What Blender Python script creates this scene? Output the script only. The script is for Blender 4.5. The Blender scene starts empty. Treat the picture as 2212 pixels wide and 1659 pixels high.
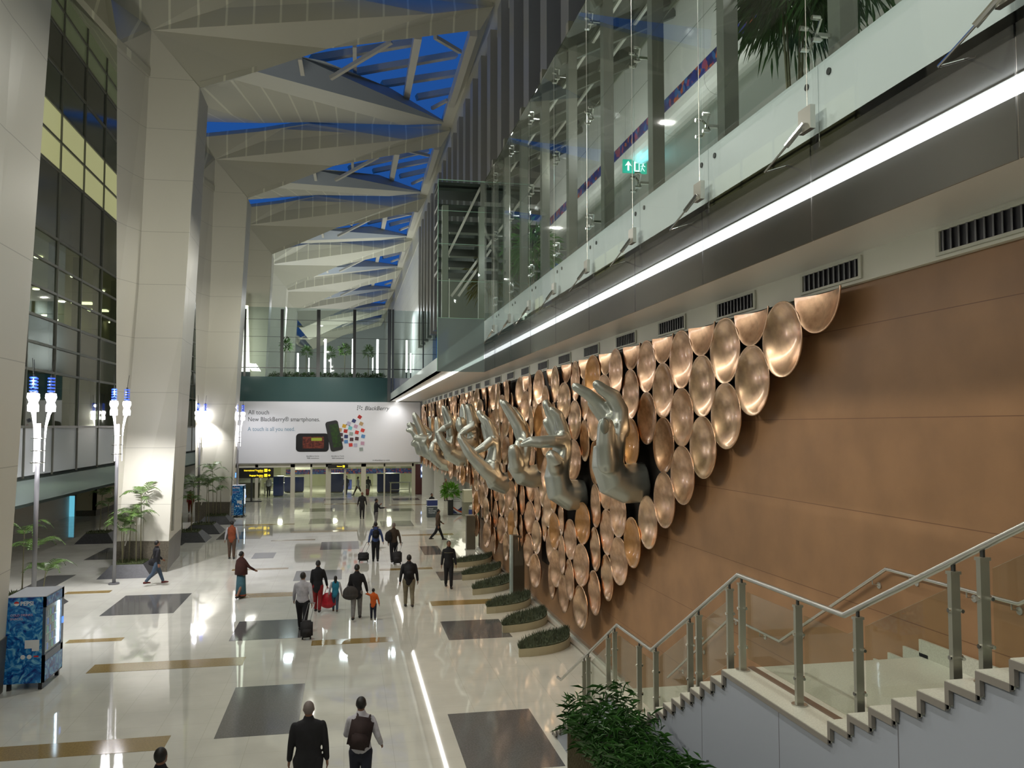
import bpy, bmesh, math, random
from mathutils import Vector, Matrix
V = Vector
PI = math.pi
sc = bpy.context.scene
col = sc.collection
W, H, F = 2212, 1659, 1789.0
PSI, PIT = math.radians(11.25), math.radians(2.96)
CAM = V((0, 0, 6.0))
FWD = V((math.sin(PSI)*math.cos(PIT), math.cos(PSI)*math.cos(PIT), math.sin(PIT)))
RGT = V((math.cos(PSI), -math.sin(PSI), 0))
UPV = RGT.cross(FWD)
cam = bpy.data.objects.new('camera', bpy.data.cameras.new('camera'))
col.objects.link(cam)
cam.location = CAM
cam.rotation_euler = (PI/2+PIT, 0, -PSI)
cam.data.sensor_width = 36; cam.data.lens = F/W*36
cam.data.clip_end = 500; cam.data.clip_start = 0.05
sc.camera = cam
sc.view_settings.view_transform = 'Standard'; sc.view_settings.look = 'None'
sc.view_settings.exposure = 0.0; sc.view_settings.gamma = 1
sc.view_settings.use_curve_mapping = False
# dusk sky
wd = bpy.data.worlds.new('dusk'); sc.world = wd; wd.use_nodes = True
wd.node_tree.nodes['Background'].inputs[0].default_value = (0.03, 0.16, 0.62, 1)
wd.node_tree.nodes['Background'].inputs[1].default_value = 0.46

def remesh(o, vox, sm=3, dec=0):
    m = o.modifiers.new('union', 'REMESH'); m.mode = 'VOXEL'; m.voxel_size = vox; m.use_smooth_shade = True
    if sm: s = o.modifiers.new('soft', 'SMOOTH'); s.factor = .5; s.iterations = sm

def lamp(name, kind, loc, energy, color=(1, 1, 1), size=1.0, sizey=None, rot=(0, 0, 0), spot=None, blend=.5, cam_vis=False, target=None):
    d = bpy.data.lights.new(name, kind); d.energy = energy; d.color = color
    if kind == 'AREA':
        d.size = size
        if sizey: d.shape = 'RECTANGLE'; d.size_y = sizey
    else:
        d.shadow_soft_size = size
    if kind == 'SPOT': d.spot_size = spot; d.spot_blend = blend
    o = bpy.data.objects.new(name, d); col.objects.link(o); o.location = loc
    o.rotation_euler = rot
    if target is not None:
        o.rotation_euler = (V(target)-V(loc)).to_track_quat('-Z', 'Y').to_euler()
    return o

WARM = (1.0, .97, .88)
# unseen lamps added high along the hall, pointing down
for i, yy in enumerate((2, 12, 24, 38, 52, 66)):
    lamp('hall_fill_light', 'AREA', (-2.5, yy, 15.5), 350, WARM, .28, rot=(0, 0, 0))
# unseen lamps added to brighten the roof folds from below
for yy in (18, 36, 54, 72):
    lamp('roof_fill_light', 'AREA', (-8.5, yy-6, 11.5), 300, (1, .97, .88), 1.0, rot=(PI, 0, 0), target=(-1, yy+2, 22))
# gallery lighting behind the glass
for yy in (1, 4, 7, 10, 13, 16, 19, 22):
    lamp('gallery_downlight', 'POINT', (4.35, yy, 11.2), 62, (1, .985, .95), .05)
# warm spots on the copper wall
for yy in (3, 9, 15, 23, 31, 45, 52, 66):
    lamp('wall_washer', 'SPOT', (-8.8, yy-1, 12.4), 1750, (1, .93, .78), .7, spot=1.15, blend=.8, target=(6.5, yy+1, 3.6))
lamp('billboard_fill_light', 'SPOT', (-2, 61, 14), 2600, (1, .98, .96), .3, spot=1.0, blend=.9, target=(-2, 73, 5.5))  # this and the next two: unseen lamps added to brighten the billboard
lamp('billboard_fill_light', 'SPOT', (4.1, 71.2, 8.0), 110, (1, .98, .95), .1, spot=1.7, blend=.9, target=(4.1, 72.9, 6.2))
lamp('billboard_fill_light', 'SPOT', (-8.3, 68.5, 7.2), 420, (1, .98, 1), .15, spot=1.6, blend=.9, target=(-7.3, 73, 4.0))
# interior beyond the entrance and the arcade behind the left columns
def late_lights():
    for xx in (-6, -1, 4):
        lamp('lobby_downlight', 'AREA', (xx, YE+7, 2.8), 260, (1, .96, .80), .35, .35)
    for yy in (28, 46, 64):
        lamp('arcade_downlight', 'AREA', (-15, yy, 5.4), 260, (1, .93, .75), 1.5, 6)

def ray(px, py):
    return FWD + RGT*((px-1106)/F) - UPV*((py-829.5)/F)
def on_plane(px, py, p, n):
    d = ray(px, py); return CAM + d*((V(p)-CAM).dot(V(n))/d.dot(V(n)))
def onX(px, py, x): return on_plane(px, py, (x, 0, 0), (1, 0, 0))
def onY(px, py, y): return on_plane(px, py, (0, y, 0), (0, 1, 0))
def onZ(px, py, z=0.0): return on_plane(px, py, (0, 0, z), (0, 0, 1))
def PD(px, py, d): return CAM + ray(px, py)*d
def proj(p):
    q = V(p)-CAM; d = q.dot(FWD); return 1106+F*q.dot(RGT)/d, 829.5-F*q.dot(UPV)/d, d

# ---------------------------------------------------------------- materials
MATS = {}
def mat(name, c=(.5, .5, .5), rough=.5, metal=0, noise=None, spec=.5, emit=None, es=1.0, seam=None, seamc=None, bump=None, alpha=None, coat=0, cr=.06):
    if name in MATS: return MATS[name]
    m = bpy.data.materials.new(name); m.use_nodes = True; nt = m.node_tree; N = nt.nodes; L = nt.links
    b = N['Principled BSDF']
    b.inputs['Base Color'].default_value = (*c, 1)
    b.inputs['Roughness'].default_value = rough; b.inputs['Metallic'].default_value = metal
    b.inputs['Specular IOR Level'].default_value = spec
    b.inputs['Coat Weight'].default_value = coat; b.inputs['Coat Roughness'].default_value = cr
    out = None
    if noise:
        sc_, amt = noise[:2]; c2 = noise[2] if len(noise) > 2 else tuple(x*(1-amt) for x in c)
        tc = N.new('ShaderNodeTexCoord'); nz = N.new('ShaderNodeTexNoise'); nz.inputs['Scale'].default_value = sc_; nz.inputs['Detail'].default_value = 6
        L.new(tc.outputs['Object'], nz.inputs['Vector'])
        rp = N.new('ShaderNodeMapRange'); rp.inputs[1].default_value = .35; rp.inputs[2].default_value = .65
        L.new(nz.outputs['Fac'], rp.inputs[0])
        mx = N.new('ShaderNodeMix'); mx.data_type = 'RGBA'
        mx.inputs['A'].default_value = (*c, 1); mx.inputs['B'].default_value = (*c2, 1)
        L.new(rp.outputs[0], mx.inputs['Factor']); out = mx.outputs['Result']
        L.new(out, b.inputs['Base Color'])
        if bump:
            bp = N.new('ShaderNodeBump'); bp.inputs['Strength'].default_value = bump; bp.inputs['Distance'].default_value = .05
            L.new(nz.outputs['Fac'], bp.inputs['Height']); L.new(bp.outputs[0], b.inputs['Normal'])
    if seam:   # list of (axis, spacing, width, offset)
        geo = N.new('ShaderNodeNewGeometry'); sp = N.new('ShaderNodeSeparateXYZ'); L.new(geo.outputs['Position'], sp.inputs[0])
        acc = None
        for ax, spc, wd_, off in seam:
            a = N.new('ShaderNodeMath'); a.operation = 'SUBTRACT'; L.new(sp.outputs[ax], a.inputs[0]); a.inputs[1].default_value = off
            q = N.new('ShaderNodeMath'); q.operation = 'FLOORED_MODULO'; L.new(a.outputs[0], q.inputs[0]); q.inputs[1].default_value = spc
            l = N.new('ShaderNodeMath'); l.operation = 'LESS_THAN'; L.new(q.outputs[0], l.inputs[0]); l.inputs[1].default_value = wd_
            if acc is None: acc = l.outputs[0]
            else:
                z = N.new('ShaderNodeMath'); z.operation = 'MAXIMUM'; L.new(acc, z.inputs[0]); L.new(l.outputs[0], z.inputs[1]); acc = z.outputs[0]
        mx = N.new('ShaderNodeMix'); mx.data_type = 'RGBA'
        if out: L.new(out, mx.inputs['A'])
        else: mx.inputs['A'].default_value = (*c, 1)
        mx.inputs['B'].default_value = (*(seamc or tuple(x*.45 for x in c)), 1)
        L.new(acc, mx.inputs['Factor']); L.new(mx.outputs['Result'], b.inputs['Base Color'])
    if emit:
        b.inputs['Emission Color'].default_value = (*emit, 1); b.inputs['Emission Strength'].default_value = es
    MATS[name] = m
    return m

def glass(name, tint=(.8, .9, .87), refl=.12, rough=.02, ior=1.5, op=0.0, opc=(.5, .6, .57)):
    m = bpy.data.materials.new(name); m.use_nodes = True; nt = m.node_tree; N = nt.nodes; L = nt.links
    for n in list(N): N.remove(n)
    o = N.new('ShaderNodeOutputMaterial'); t = N.new('ShaderNodeBsdfTransparent'); t.inputs[0].default_value = (*tint, 1)
    g = N.new('ShaderNodeBsdfGlossy'); g.inputs['Roughness'].default_value = rough
    f = N.new('ShaderNodeLayerWeight'); p4 = N.new('ShaderNodeMath'); p4.operation = 'POWER'; L.new(f.outputs['Facing'], p4.inputs[0]); p4.inputs[1].default_value = 4
    a = N.new('ShaderNodeMath'); a.operation = 'MULTIPLY_ADD'; a.use_clamp = True; a.inputs[1].default_value = .55; a.inputs[2].default_value = refl; L.new(p4.outputs[0], a.inputs[0])
    mx = N.new('ShaderNodeMixShader'); L.new(a.outputs[0], mx.inputs[0]); L.new(t.outputs[0], mx.inputs[1]); L.new(g.outputs[0], mx.inputs[2])
    last = mx.outputs[0]
    if op:
        df = N.new('ShaderNodeBsdfDiffuse'); df.inputs[0].default_value = (*opc, 1)
        m2 = N.new('ShaderNodeMixShader'); m2.inputs[0].default_value = op; L.new(last, m2.inputs[1]); L.new(df.outputs[0], m2.inputs[2]); last = m2.outputs[0]
    L.new(last, o.inputs[0]); return m

def emis(name, c, s):
    return mat(name, (0.02, .02, .02), emit=c, es=s)

# ---------------------------------------------------------------- mesh helpers
class MB:
    def __init__(self): self.v = []; self.f = []; self.mi = []; self.cur = 0; self.sm = []; self.smooth = False
    def add(self, vs, fs):
        o = len(self.v); self.v += [tuple(x) for x in vs]
        for f in fs: self.f.append(tuple(i+o for i in f)); self.mi.append(self.cur); self.sm.append(self.smooth)
        return self
    def box(self, a, b):
        x0, y0, z0 = (min(a[i], b[i]) for i in range(3)); x1, y1, z1 = (max(a[i], b[i]) for i in range(3))
        return self.add([(x0, y0, z0), (x1, y0, z0), (x1, y1, z0), (x0, y1, z0), (x0, y0, z1), (x1, y0, z1), (x1, y1, z1), (x0, y1, z1)],
                        [(0, 3, 2, 1), (4, 5, 6, 7), (0, 1, 5, 4), (1, 2, 6, 5), (2, 3, 7, 6), (3, 0, 4, 7)])
    def poly(self, pts): return self.add(pts, [tuple(range(len(pts)))])
    def slab(self, pts, off):      # polygon thickened by an offset vector
        n = len(pts); off = V(off)
        return self.add([V(p) for p in pts]+[V(p)+off for p in pts],
                        [tuple(range(n)), tuple(range(2*n-1, n-1, -1))]+[(i, i+n, (i+1) % n+n, (i+1) % n) for i in range(n)])
    def beam(self, a, b, w, h, up=(0, 0, 1)):
        a = V(a); b = V(b); t = (b-a).normalized(); u = V(up)
        if abs(t.dot(u)) > .97: u = V((0, 1, 0))
        s = t.cross(u).normalized()*w/2; u = s.cross(t).normalized()*h/2
        return self.add([a-s-u, a+s-u, a+s+u, a-s+u, b-s-u, b+s-u, b+s+u, b-s+u],
                        [(0, 1, 2, 3), (7, 6, 5, 4), (0, 4, 5, 1), (1, 5, 6, 2), (2, 6, 7, 3), (3, 7, 4, 0)])
    def tube(self, pts, r, n=10, lat=None, dome=True):
        """sweep along pts; r: number, list of numbers or list of (lateral, depth)"""
        pts = [V(p) for p in pts]; k = len(pts)
        rs = [r]*k if isinstance(r, (int, float)) else list(r)
        rs = [(q, q) if isinstance(q, (int, float)) else q for q in rs]
        if dome:
            t0 = (pts[0]-pts[1]).normalized(); t1 = (pts[-1]-pts[-2]).normalized()
            a0 = min(rs[0]); a1 = min(rs[-1])
            pts = [pts[0]+t0*a0*.95, pts[0]+t0*a0*.7]+pts+[pts[-1]+t1*a1*.7, pts[-1]+t1*a1*.95]
            rs = [(rs[0][0]*.3, rs[0][1]*.3), (rs[0][0]*.75, rs[0][1]*.75)]+rs+[(rs[-1][0]*.75, rs[-1][1]*.75), (rs[-1][0]*.3, rs[-1][1]*.3)]
        vs = []; pl = V(lat) if lat is not None else None
        for i, p in enumerate(pts):
            t = (pts[min(i+1, len(pts)-1)]-pts[max(i-1, 0)]).normalized()
            if pl is None:
                pl = V((0, 0, 1)).cross(t) if abs(t.z) < .9 else V((1, 0, 0))
            l = pl-t*pl.dot(t)
            if l.length < 1e-4: l = t.orthogonal()
            l.normalize(); d = t.cross(l)
            if lat is None: pl = l
            for j in range(n):
                a = 2*PI*j/n
                vs.append(p+l*math.cos(a)*rs[i][0]+d*math.sin(a)*rs[i][1])
        fs = []; m = len(pts)
        for i in range(m-1):
            for j in range(n):
                fs.append((i*n+j, i*n+(j+1) % n, (i+1)*n+(j+1) % n, (i+1)*n+j))
        fs.append(tuple(range(n-1, -1, -1))); fs.append(tuple((m-1)*n+j for j in range(n)))
        return self.add(vs, fs)
    def cyl(self, a, b, r, n=16, r2=None):
        return self.tube([a, b], [r, r if r2 is None else r2], n, dome=False)
    def lathe(self, prof, n=24, c=(0, 0, 0), axis='Z', cap=True):
        vs = []; c = V(c)
        for r, z in prof:
            for j in range(n):
                a = 2*PI*j/n
                p = (r*math.cos(a), r*math.sin(a), z)
                if axis == 'X': p = (p[2], p[0], p[1])
                if axis == 'Y': p = (p[0], p[2], p[1])
                vs.append(c+V(p))
        fs = []
        for i in range(len(prof)-1):
            for j in range(n): fs.append((i*n+j, i*n+(j+1) % n, (i+1)*n+(j+1) % n, (i+1)*n+j))
        if cap: fs.append(tuple(range(n-1, -1, -1))); fs.append(tuple((len(prof)-1)*n+j for j in range(n)))
        return self.add(vs, fs)
    def ell(self, c, r, n=12, m=8, rot=None):
        c = V(c); vs = []; fs = []
        for i in range(m+1):
            th = PI*(i+.001)/(m+.002)
            for j in range(n):
                a = 2*PI*j/n; p = V((r[0]*math.sin(th)*math.cos(a), r[1]*math.sin(th)*math.sin(a), r[2]*math.cos(th)))
                if rot: p = rot @ p
                vs.append(c+p)
        for i in range(m):
            for j in range(n): fs.append((i*n+j, i*n+(j+1) % n, (i+1)*n+(j+1) % n, (i+1)*n+j))
        fs.append(tuple(range(n))); fs.append(tuple(m*n+j for j in range(n)))
        return self.add(vs, fs)
    def build(self, name, m, parent=None, smooth=False, loc=None, fix=True):
        me = bpy.data.meshes.new(name); me.from_pydata(self.v, [], self.f)
        ms = m if isinstance(m, (list, tuple)) else [m]
        for x in ms: me.materials.append(x)
        for i, p in enumerate(me.polygons):
            p.material_index = self.mi[i]
            p.use_smooth = smooth or self.sm[i]
        if fix:
            bm = bmesh.new(); bm.from_mesh(me); bmesh.ops.recalc_face_normals(bm, faces=bm.faces); bm.to_mesh(me); bm.free()
        o = bpy.data.objects.new(name, me); col.objects.link(o)
        if parent is not None: o.parent = parent
        if loc is not None: o.location = loc
        return o

def tag(o, label=None, cat=None, group=None, kind=None):
    if label: o['label'] = label
    if cat: o['category'] = cat
    if group: o['group'] = group
    if kind: o['kind'] = kind
    return o
def thing(name, loc, label, cat, group=None, rz=0):
    o = bpy.data.objects.new(name, None); col.objects.link(o); o.location = loc; o.rotation_euler = (0, 0, rz)
    return tag(o, label, cat, group)
def struct(name, mb, m, smooth=False):
    return tag(mb.build(name, m, smooth=smooth), kind='structure')
def dup(o, parent=None):
    c = o.copy(); col.objects.link(c)
    if parent is not None: c.parent = parent
    for ch in o.children: dup(ch, c)
    return c
ORD = 'zeroth first second third fourth fifth sixth seventh eighth ninth tenth eleventh twelfth thirteenth fourteenth fifteenth sixteenth seventeenth eighteenth nineteenth'.split()
TENS = {2: 'twenty', 3: 'thirty', 4: 'forty', 5: 'fifty', 6: 'sixty', 7: 'seventy'}
TORD = {2: 'twentieth', 3: 'thirtieth', 4: 'fortieth', 5: 'fiftieth', 6: 'sixtieth', 7: 'seventieth'}
def ordw(n):
    if n < 20: return ORD[n]
    return TORD[n//10] if n % 10 == 0 else TENS[n//10]+'-'+ORD[n % 10]
def text_mesh(name, s, size, m, parent, mtx, align='LEFT', extrude=.004, bold=0):
    cu = bpy.data.curves.new(name, 'FONT'); cu.body = s; cu.size = size; cu.align_x = align; cu.extrude = extrude; cu.offset = bold; cu.resolution_u = 3
    t = bpy.data.objects.new(name, cu); col.objects.link(t)
    dg = bpy.context.evaluated_depsgraph_get(); me = bpy.data.meshes.new_from_object(t.evaluated_get(dg))
    bpy.data.objects.remove(t); bpy.data.curves.remove(cu)
    me.materials.clear(); me.materials.append(m); me.transform(mtx)
    o = bpy.data.objects.new(name, me); col.objects.link(o)
    if parent is not None: o.parent = parent
    return o
FACE = Matrix.Rotation(PI/2, 4, 'X')     # text in the XZ plane, read from -Y
# ================================================================ the shell
R_ = random.Random(4)
YE = 72.9
late_lights()
XW = 6.5
M_floor = mat('polished_stone', (.66, .655, .58), .035, noise=(1.2, .10), seam=[(0, .9, .008, 0), (1, .9, .008, 0)], seamc=(.5, .49, .41), spec=.6)
M_dark = mat('dark_granite', (.14, .14, .14), .09, noise=(30, .3), seam=[(0, .9, .008, 0), (1, .9, .008, 0)], seamc=(.1, .1, .1))
M_gold = mat('ochre_stone', (.34, .24, .09), .1, noise=(30, .25))
M_brown = mat('brown_plaster', (.32, .178, .088), .5, noise=(1.4, .2), seam=[(2, 1.2, .009, .105)], seamc=(.15, .07, .035), bump=.1)
M_white = mat('white_panel', (.62, .62, .58), .5)
M_soffit = mat('soffit_panel', (.74, .73, .69), .35)
M_col = mat('column_panel', (.60, .585, .50), .42, seam=[(2, 2.35, .022, .4)], seamc=(.40, .39, .33))
M_roof = mat('roof_panel', (.52, .51, .42), .3, seam=[(0, 1.2, .10, .3)], seamc=(.74, .73, .6))
M_roof2 = mat('roof_underside', (.58, .565, .47), .4)
M_up = mat('upstand_panel', (.32, .36, .40), .5)
M_steel = mat('grey_steel', (.30, .30, .27), .45, metal=.3)
M_wht_st = mat('white_steel', (.52, .5, .42), .4)
M_dk = mat('dark_metal', (.05, .053, .05), .4, metal=.4)
M_inox = mat('brushed_steel', (.62, .62, .58), .28, metal=.9)
M_chrome = mat('polished_steel', (.8, .8, .78), .12, metal=1)
M_terr = mat('terrazzo', (.66, .67, .58), .3, noise=(60, .18))
M_terr_e = mat('stone_edge', (.20, .185, .165), .5)
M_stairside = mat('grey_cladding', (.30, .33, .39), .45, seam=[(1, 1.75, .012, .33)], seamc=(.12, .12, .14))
M_plinth = mat('brown_granite', (.13, .115, .085), .3, noise=(20, .35))
G_clear = glass('clear_glass', (.85, .895, .885), .03)
G_rail = glass('rail_glass', (.91, .935, .905), .035)
G_dark = glass('tinted_glass', (.48, .50, .52), .13, .16)
G_teal = mat('teal_glass', (.035, .085, .085), .12, spec=.8, coat=.5)
G_fas = mat('frosted_green_glass', (.70, .78, .79), .3, coat=.4)
G_win = glass('window_glass', (.62, .68, .55), .10)
G_green = mat('green_glass', (.17, .21, .13), .15, emit=(.2, .24, .12), es=.12)
G_lit = mat('lit_window_glass', (.4, .42, .22), .3, emit=(.62, .62, .30), es=.42)
G_span = mat('grey_spandrel', (.07, .075, .065), .15)

# floor
YN = -4
struct('floor', MB().box((-26, YN, -.3), (12, YE+30, 0)), M_floor)
def inlay(pts, m, z=.003):
    mb = MB(); mb.slab([onZ(*p)+V((0, 0, -.002)) for p in pts], (0, 0, z)); struct('floor', mb, m)
def rect_inlay(x0, y0, x1, y1, m):
    struct('floor', MB().box((x0, y0, -.002), (x1, y1, .004)), m)
def inl(nearL, nearR, farY, m):   # axis-aligned inlay from near-left, near-right and a far pixel height
    a = onZ(*nearL); b = onZ(*nearR); c = onZ(nearL[0], farY)
    rect_inlay(a.x, a.y, b.x, c.y, m)
for nl, nr, fy in [((462, 1596), (640, 1594), 1488), ((494, 1385), (650, 1383), 1344), ((214, 1331), (372, 1327), 1289),
                   ((633, 1255), (738, 1254), 1234), ((691, 1188), (776, 1188), 1171), ((1012, 1672), (1230, 1668), 1540),
                   ((970, 1383), (1112, 1382), 1342), ((952, 1254), (1030, 1253), 1235), ((917, 1199), (960, 1199), 1180),
                   ((180, 1210), (252, 1210), 1185), ((35, 1278), (100, 1277), 1246), ((666, 1132), (720, 1132), 1121),
                   ((653, 1106), (722, 1106), 1099), ((824, 1138), (896, 1138), 1126), ((850, 1081), (908, 1081), 1077),
                   ((700, 1081), (747, 1081), 1077), ((466, 1166), (560, 1166), 1150), ((542, 1207), (590, 1206), 1195),
                   ((330, 1180), (390, 1180), 1168), ((836, 1105), (896, 1105), 1099)]:
    inl(nl, nr, fy, M_dark)
for nl, nr, fy in [((-40, 1648), (345, 1632), 1617), ((185, 1455), (520, 1445), 1437), ((140, 1390), (258, 1388), 1383),
                   ((672, 1395), (850, 1390), 1384), ((933, 1309), (1150, 1306), 1299), ((520, 1292), (636, 1291), 1283),
                   ((500, 1233), (621, 1232), 1230), ((137, 1284), (232, 1283), 1279), ((820, 1233), (937, 1233), 1229),
                   ((628, 1151), (772, 1150), 1148), ((868, 1158), (983, 1158), 1155), ((585, 1169), (680, 1169), 1167),
                   ((500, 1136), (634, 1136), 1134), ((700, 1090), (790, 1090), 1088.5), ((840, 1092), (925, 1092), 1090.5)]:
    inl(nl, nr, fy, M_gold)

# right-hand brown wall and the copper backdrop wall over the far counters
YO = onX(1034, 1060, XW).y      # where the wall opens below
YD = YE-.6
struct('wall_right', MB().box((XW, YN, 0), (XW+.4, YO, 8.0)), M_brown)
struct('wall_right', MB().box((XW, YO, 2.95), (XW+.4, YD, 8.0)), M_brown)
struct('baseboard_right', MB().box((XW-.10, 19, 0), (XW, YO, .07)).box((XW-.35, 19, 0), (XW-.33, YO, .035)), M_inox)
struct('wall_far', MB().box((XW, YE-.1, 0), (10.5, YE+.3, 3.2)), M_white)
# recess behind the far counters
struct('wall_right', MB().box((10.2, YO, 0), (10.5, YE+2, 3.2)).box((XW, YO-.3, 0), (10.2, YO, 3.2)), M_white)
struct('ceiling', MB().box((XW+.4, YO, 2.95), (10.3, YE+1, 3.1)), M_white)
# soffit slab with its vent band and light strip
ZS = 8.23; XF = 3.68; ZB = 7.85
struct('ceiling', MB().box((XF, YN, ZS), (XW, YE, ZS+.12)), M_soffit)
struct('trim_1', MB().box((6.42, YN, ZB), (XW+.4, YD+.3, ZS)), mat('vent_band', (.6, .6, .5), .4))
M_strip = emis('strip_tube', (1, .98, .92), 8.5)
st = thing('light_strip', (4.22, 0, ZS), 'long continuous white light strip recessed in the soffit above the copper wall', 'light')
MB().box((-.075, YN, -.055), (.075, YE-.4, .004)).build('tube', M_strip, st)
MB().box((-.10, YN, -.012), (-.08, YE-.4, 0)).box((.08, YN, -.012), (.10, YE-.4, 0)).build('housing', M_inox, st)

# ---- gallery behind glass
XG, XP = 3.60, 3.84
ZF0, ZF1, ZG0, ZG1 = ZS, 6+.774*XF/.981, 7.47, 12.64
YC = (22.2-XG*math.sin(PSI))/math.cos(PSI)
XR = onY(946, 600, YC).x
ys = []
k = 0
y_j = [onX(p, 300, XG).y for p in (1750, 1515, 1365, 1270, 1200, 1145, 1108)]
step = (y_j[5]-y_j[0])/5
joints = [y_j[0]+step*i for i in range(-2, 8)]
joints = [y for y in joints if y < YC-.3]
edges = [YN]+joints+[YC]
gw = thing('glass_curtain_wall', (XG, 0, ZG0), 'tall clear glass curtain wall hung in front of the upper gallery', 'glass wall')
def gp(name, a, b, m, par=gw):
    mb = MB().box(V(a)-V((XG, 0, ZG0)), V(b)-V((XG, 0, ZG0))); return mb.build(name, m, par)
for i in range(len(edges)-1):
    y0, y1 = edges[i]+.008, edges[i+1]-.008
    for z0, z1 in ((ZF1, 10.8), (10.81, ZG1)):
        gp('clear_pane', (XG, y0, z0), (XG+.012, y1, z1), G_clear)
    o = gp('tinted_skirt_pane', (XG, y0, ZG0), (XG+.012, y1, ZF0), G_dark)
    o2 = gp('edge_pane', (XG, y0, ZF0), (XG+.012, y1, ZF1), glass('edge_glass', (.95, .97, .97), .02) if 'eg' not in MATS else MATS['eg'])
    MATS['eg'] = o2.data.materials[0]
mb = MB()
for y in joints:
    mb.cyl((-.02, y, ZF0-ZG0+.14), (-.02, y, ZG1-ZG0), .0035, 6)
mb.build('tension_rod', M_inox, gw)
o = gp('return_pane', (XR, YC, ZF1), (XG, YC+.012, ZG1), G_clear); o['label'] = 'return pane of clear glass at the far corner'
gp('return_pane', (XR, YC, ZG0), (XG, YC+.012, ZF1), glass('hazy_glass', (.5, .56, .55), .06, .1, op=.55, opc=(.30, .36, .35)))
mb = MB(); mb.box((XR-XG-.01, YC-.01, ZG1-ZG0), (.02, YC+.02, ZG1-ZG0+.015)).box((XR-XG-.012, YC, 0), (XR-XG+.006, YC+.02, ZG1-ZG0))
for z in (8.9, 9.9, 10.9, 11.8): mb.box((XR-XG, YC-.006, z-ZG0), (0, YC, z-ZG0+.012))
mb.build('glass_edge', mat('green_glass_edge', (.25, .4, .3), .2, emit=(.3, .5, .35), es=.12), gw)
for y in joints:   # spider fittings
    for z in (9.15, 10.8, 12.3):
        s = MB()
        for a, b in ((-1, -1), (-1, 1), (1, -1), (1, 1)):
            s.cyl((.05, y+a*.09, z-ZG0+b*.09), (-.02, y+a*.09, z-ZG0+b*.09), .02, 8)
            s.beam((.07, y, z-ZG0), (.06, y+a*.09, z-ZG0+b*.09), .018, .018)
        s.beam((.05, y, z-ZG0), (XP-XG-.04, y, z-ZG0), .03, .03)
        s.build('spider_fitting', M_chrome, gw)
fas = thing('gallery_fascia', (XF, 0, ZF0), 'pale green frosted glass fascia along the edge of the upper gallery floor', 'fascia')
for i in range(len(edges)-1):
    MB().box((0, edges[i]+.004, 0), (.05, edges[i+1]-.004, ZF1-ZF0)).build('panel', G_fas, fas)
mb = MB()
for y in joints:
    for dy in (-.16, .16): mb.cyl((-.012, y+dy, ZF1-ZF0-.12), (.01, y+dy, ZF1-ZF0-.12), .028, 10)
mb.build('fixing_button', M_dk, fas)
fas2 = struct('trim_2', MB().box((XF, YC, ZF0), (XF+.05, YE, ZF1)), G_fas)
br0 = None
for i, y in enumerate([q for q in joints if q > 1]):
    b = thing('tie_bracket', (XG, y, 8.37), 'steel tie bracket with a slanting rod, %s from the stairs end of the pale fascia' % ordw(i+1), 'bracket', 'tie brackets along the fascia')
    MB().box((-.05, -.09, -.02), (-.005, .09, .17)).build('plate', M_inox, b)
    MB().cyl((-.05, 0, .04), (-.13, .14, -.1), .022, 8).build('clevis', M_chrome, b)
    MB().cyl((-.13, .14, -.1), (-.22, .33, -.26), .009, 6).build('rod', M_chrome, b)
    MB().cyl((-.22, .33, -.26), (.06, .36, -.16), .007, 6).build('rod', M_chrome, b)
# gallery floor, walls, posts
struct('floor', MB().box((XF+.05, YN, ZS+.12), (12, YE, ZF1-.03)), M_terr)
M_galw = mat('gallery_wall', (.72, .72, .67), .5, seam=[(2, 1.42, .02, 13.0-1.42*4), (1, 2.04, .015, joints[0]+.9)], seamc=(.36, .36, .32))
struct('wall_right', MB().box((5.9, YN, 11.9), (7.3, YC+6, 13.8)).cyl((6.15, YN, 11.9), (6.15, YC+6, 11.9), .25, 20), M_galw)
struct('wall_right', MB().box((7.6, YN, ZF1-.03), (7.9, YC+6, 11.9)), mat('gallery_back', (.36, .39, .36), .5, seam=[(1, 2.9, .03, .4)]))
struct('ceiling', MB().box((6.1, YN, 11.72), (7.9, YC+6, 11.85)), M_white)
bb = MB().box((5.87, YN, 12.0), (5.9, YC+6, 12.22))
m = mat('pattern_ribbon', (.02, .03, .16), .5)
nt = m.node_tree; N = nt.nodes; L = nt.links
vo = N.new('ShaderNodeTexVoronoi'); vo.inputs['Scale'].default_value = 9; tc = N.new('ShaderNodeTexCoord'); L.new(tc.outputs['Object'], vo.inputs['Vector'])
cr = N.new('ShaderNodeValToRGB'); cr.color_ramp.interpolation = 'CONSTANT'; e = cr.color_ramp.elements
e[0].color = (.02, .03, .22, 1); e[1].position = .45; e[1].color = (.45, .09, .03, 1)
for p_, c_ in ((.55, (.03, .12, .35, 1)), (.72, (.3, .05, .12, 1)), (.85, (.02, .02, .12, 1))):
    q = e.new(p_); q.color = c_
sx = N.new('ShaderNodeSeparateColor'); L.new(vo.outputs['Color'], sx.inputs[0]); L.new(sx.outputs[0], cr.inputs[0]); L.new(cr.outputs[0], N['Principled BSDF'].inputs['Base Color'])
rb = bb.build('ribbon_sign', m); tag(rb, 'narrow dark blue patterned ribbon sign running along the gallery bulkhead', 'sign')
for i, y in enumerate(joints+[YC+.1, YC+2.1]):
    p = MB().box((XP-.01, y-.085, ZF1-.05), (XP+.15, y+.085, 13.3)); o = p.build('gallery_mullion', mat('mullion_paint', (.16, .16, .13), .45)); tag(o, 'grey upright mullion post behind the gallery glass, %s from the stairs end' % ordw(i+1), 'post', 'gallery mullions')
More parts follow.
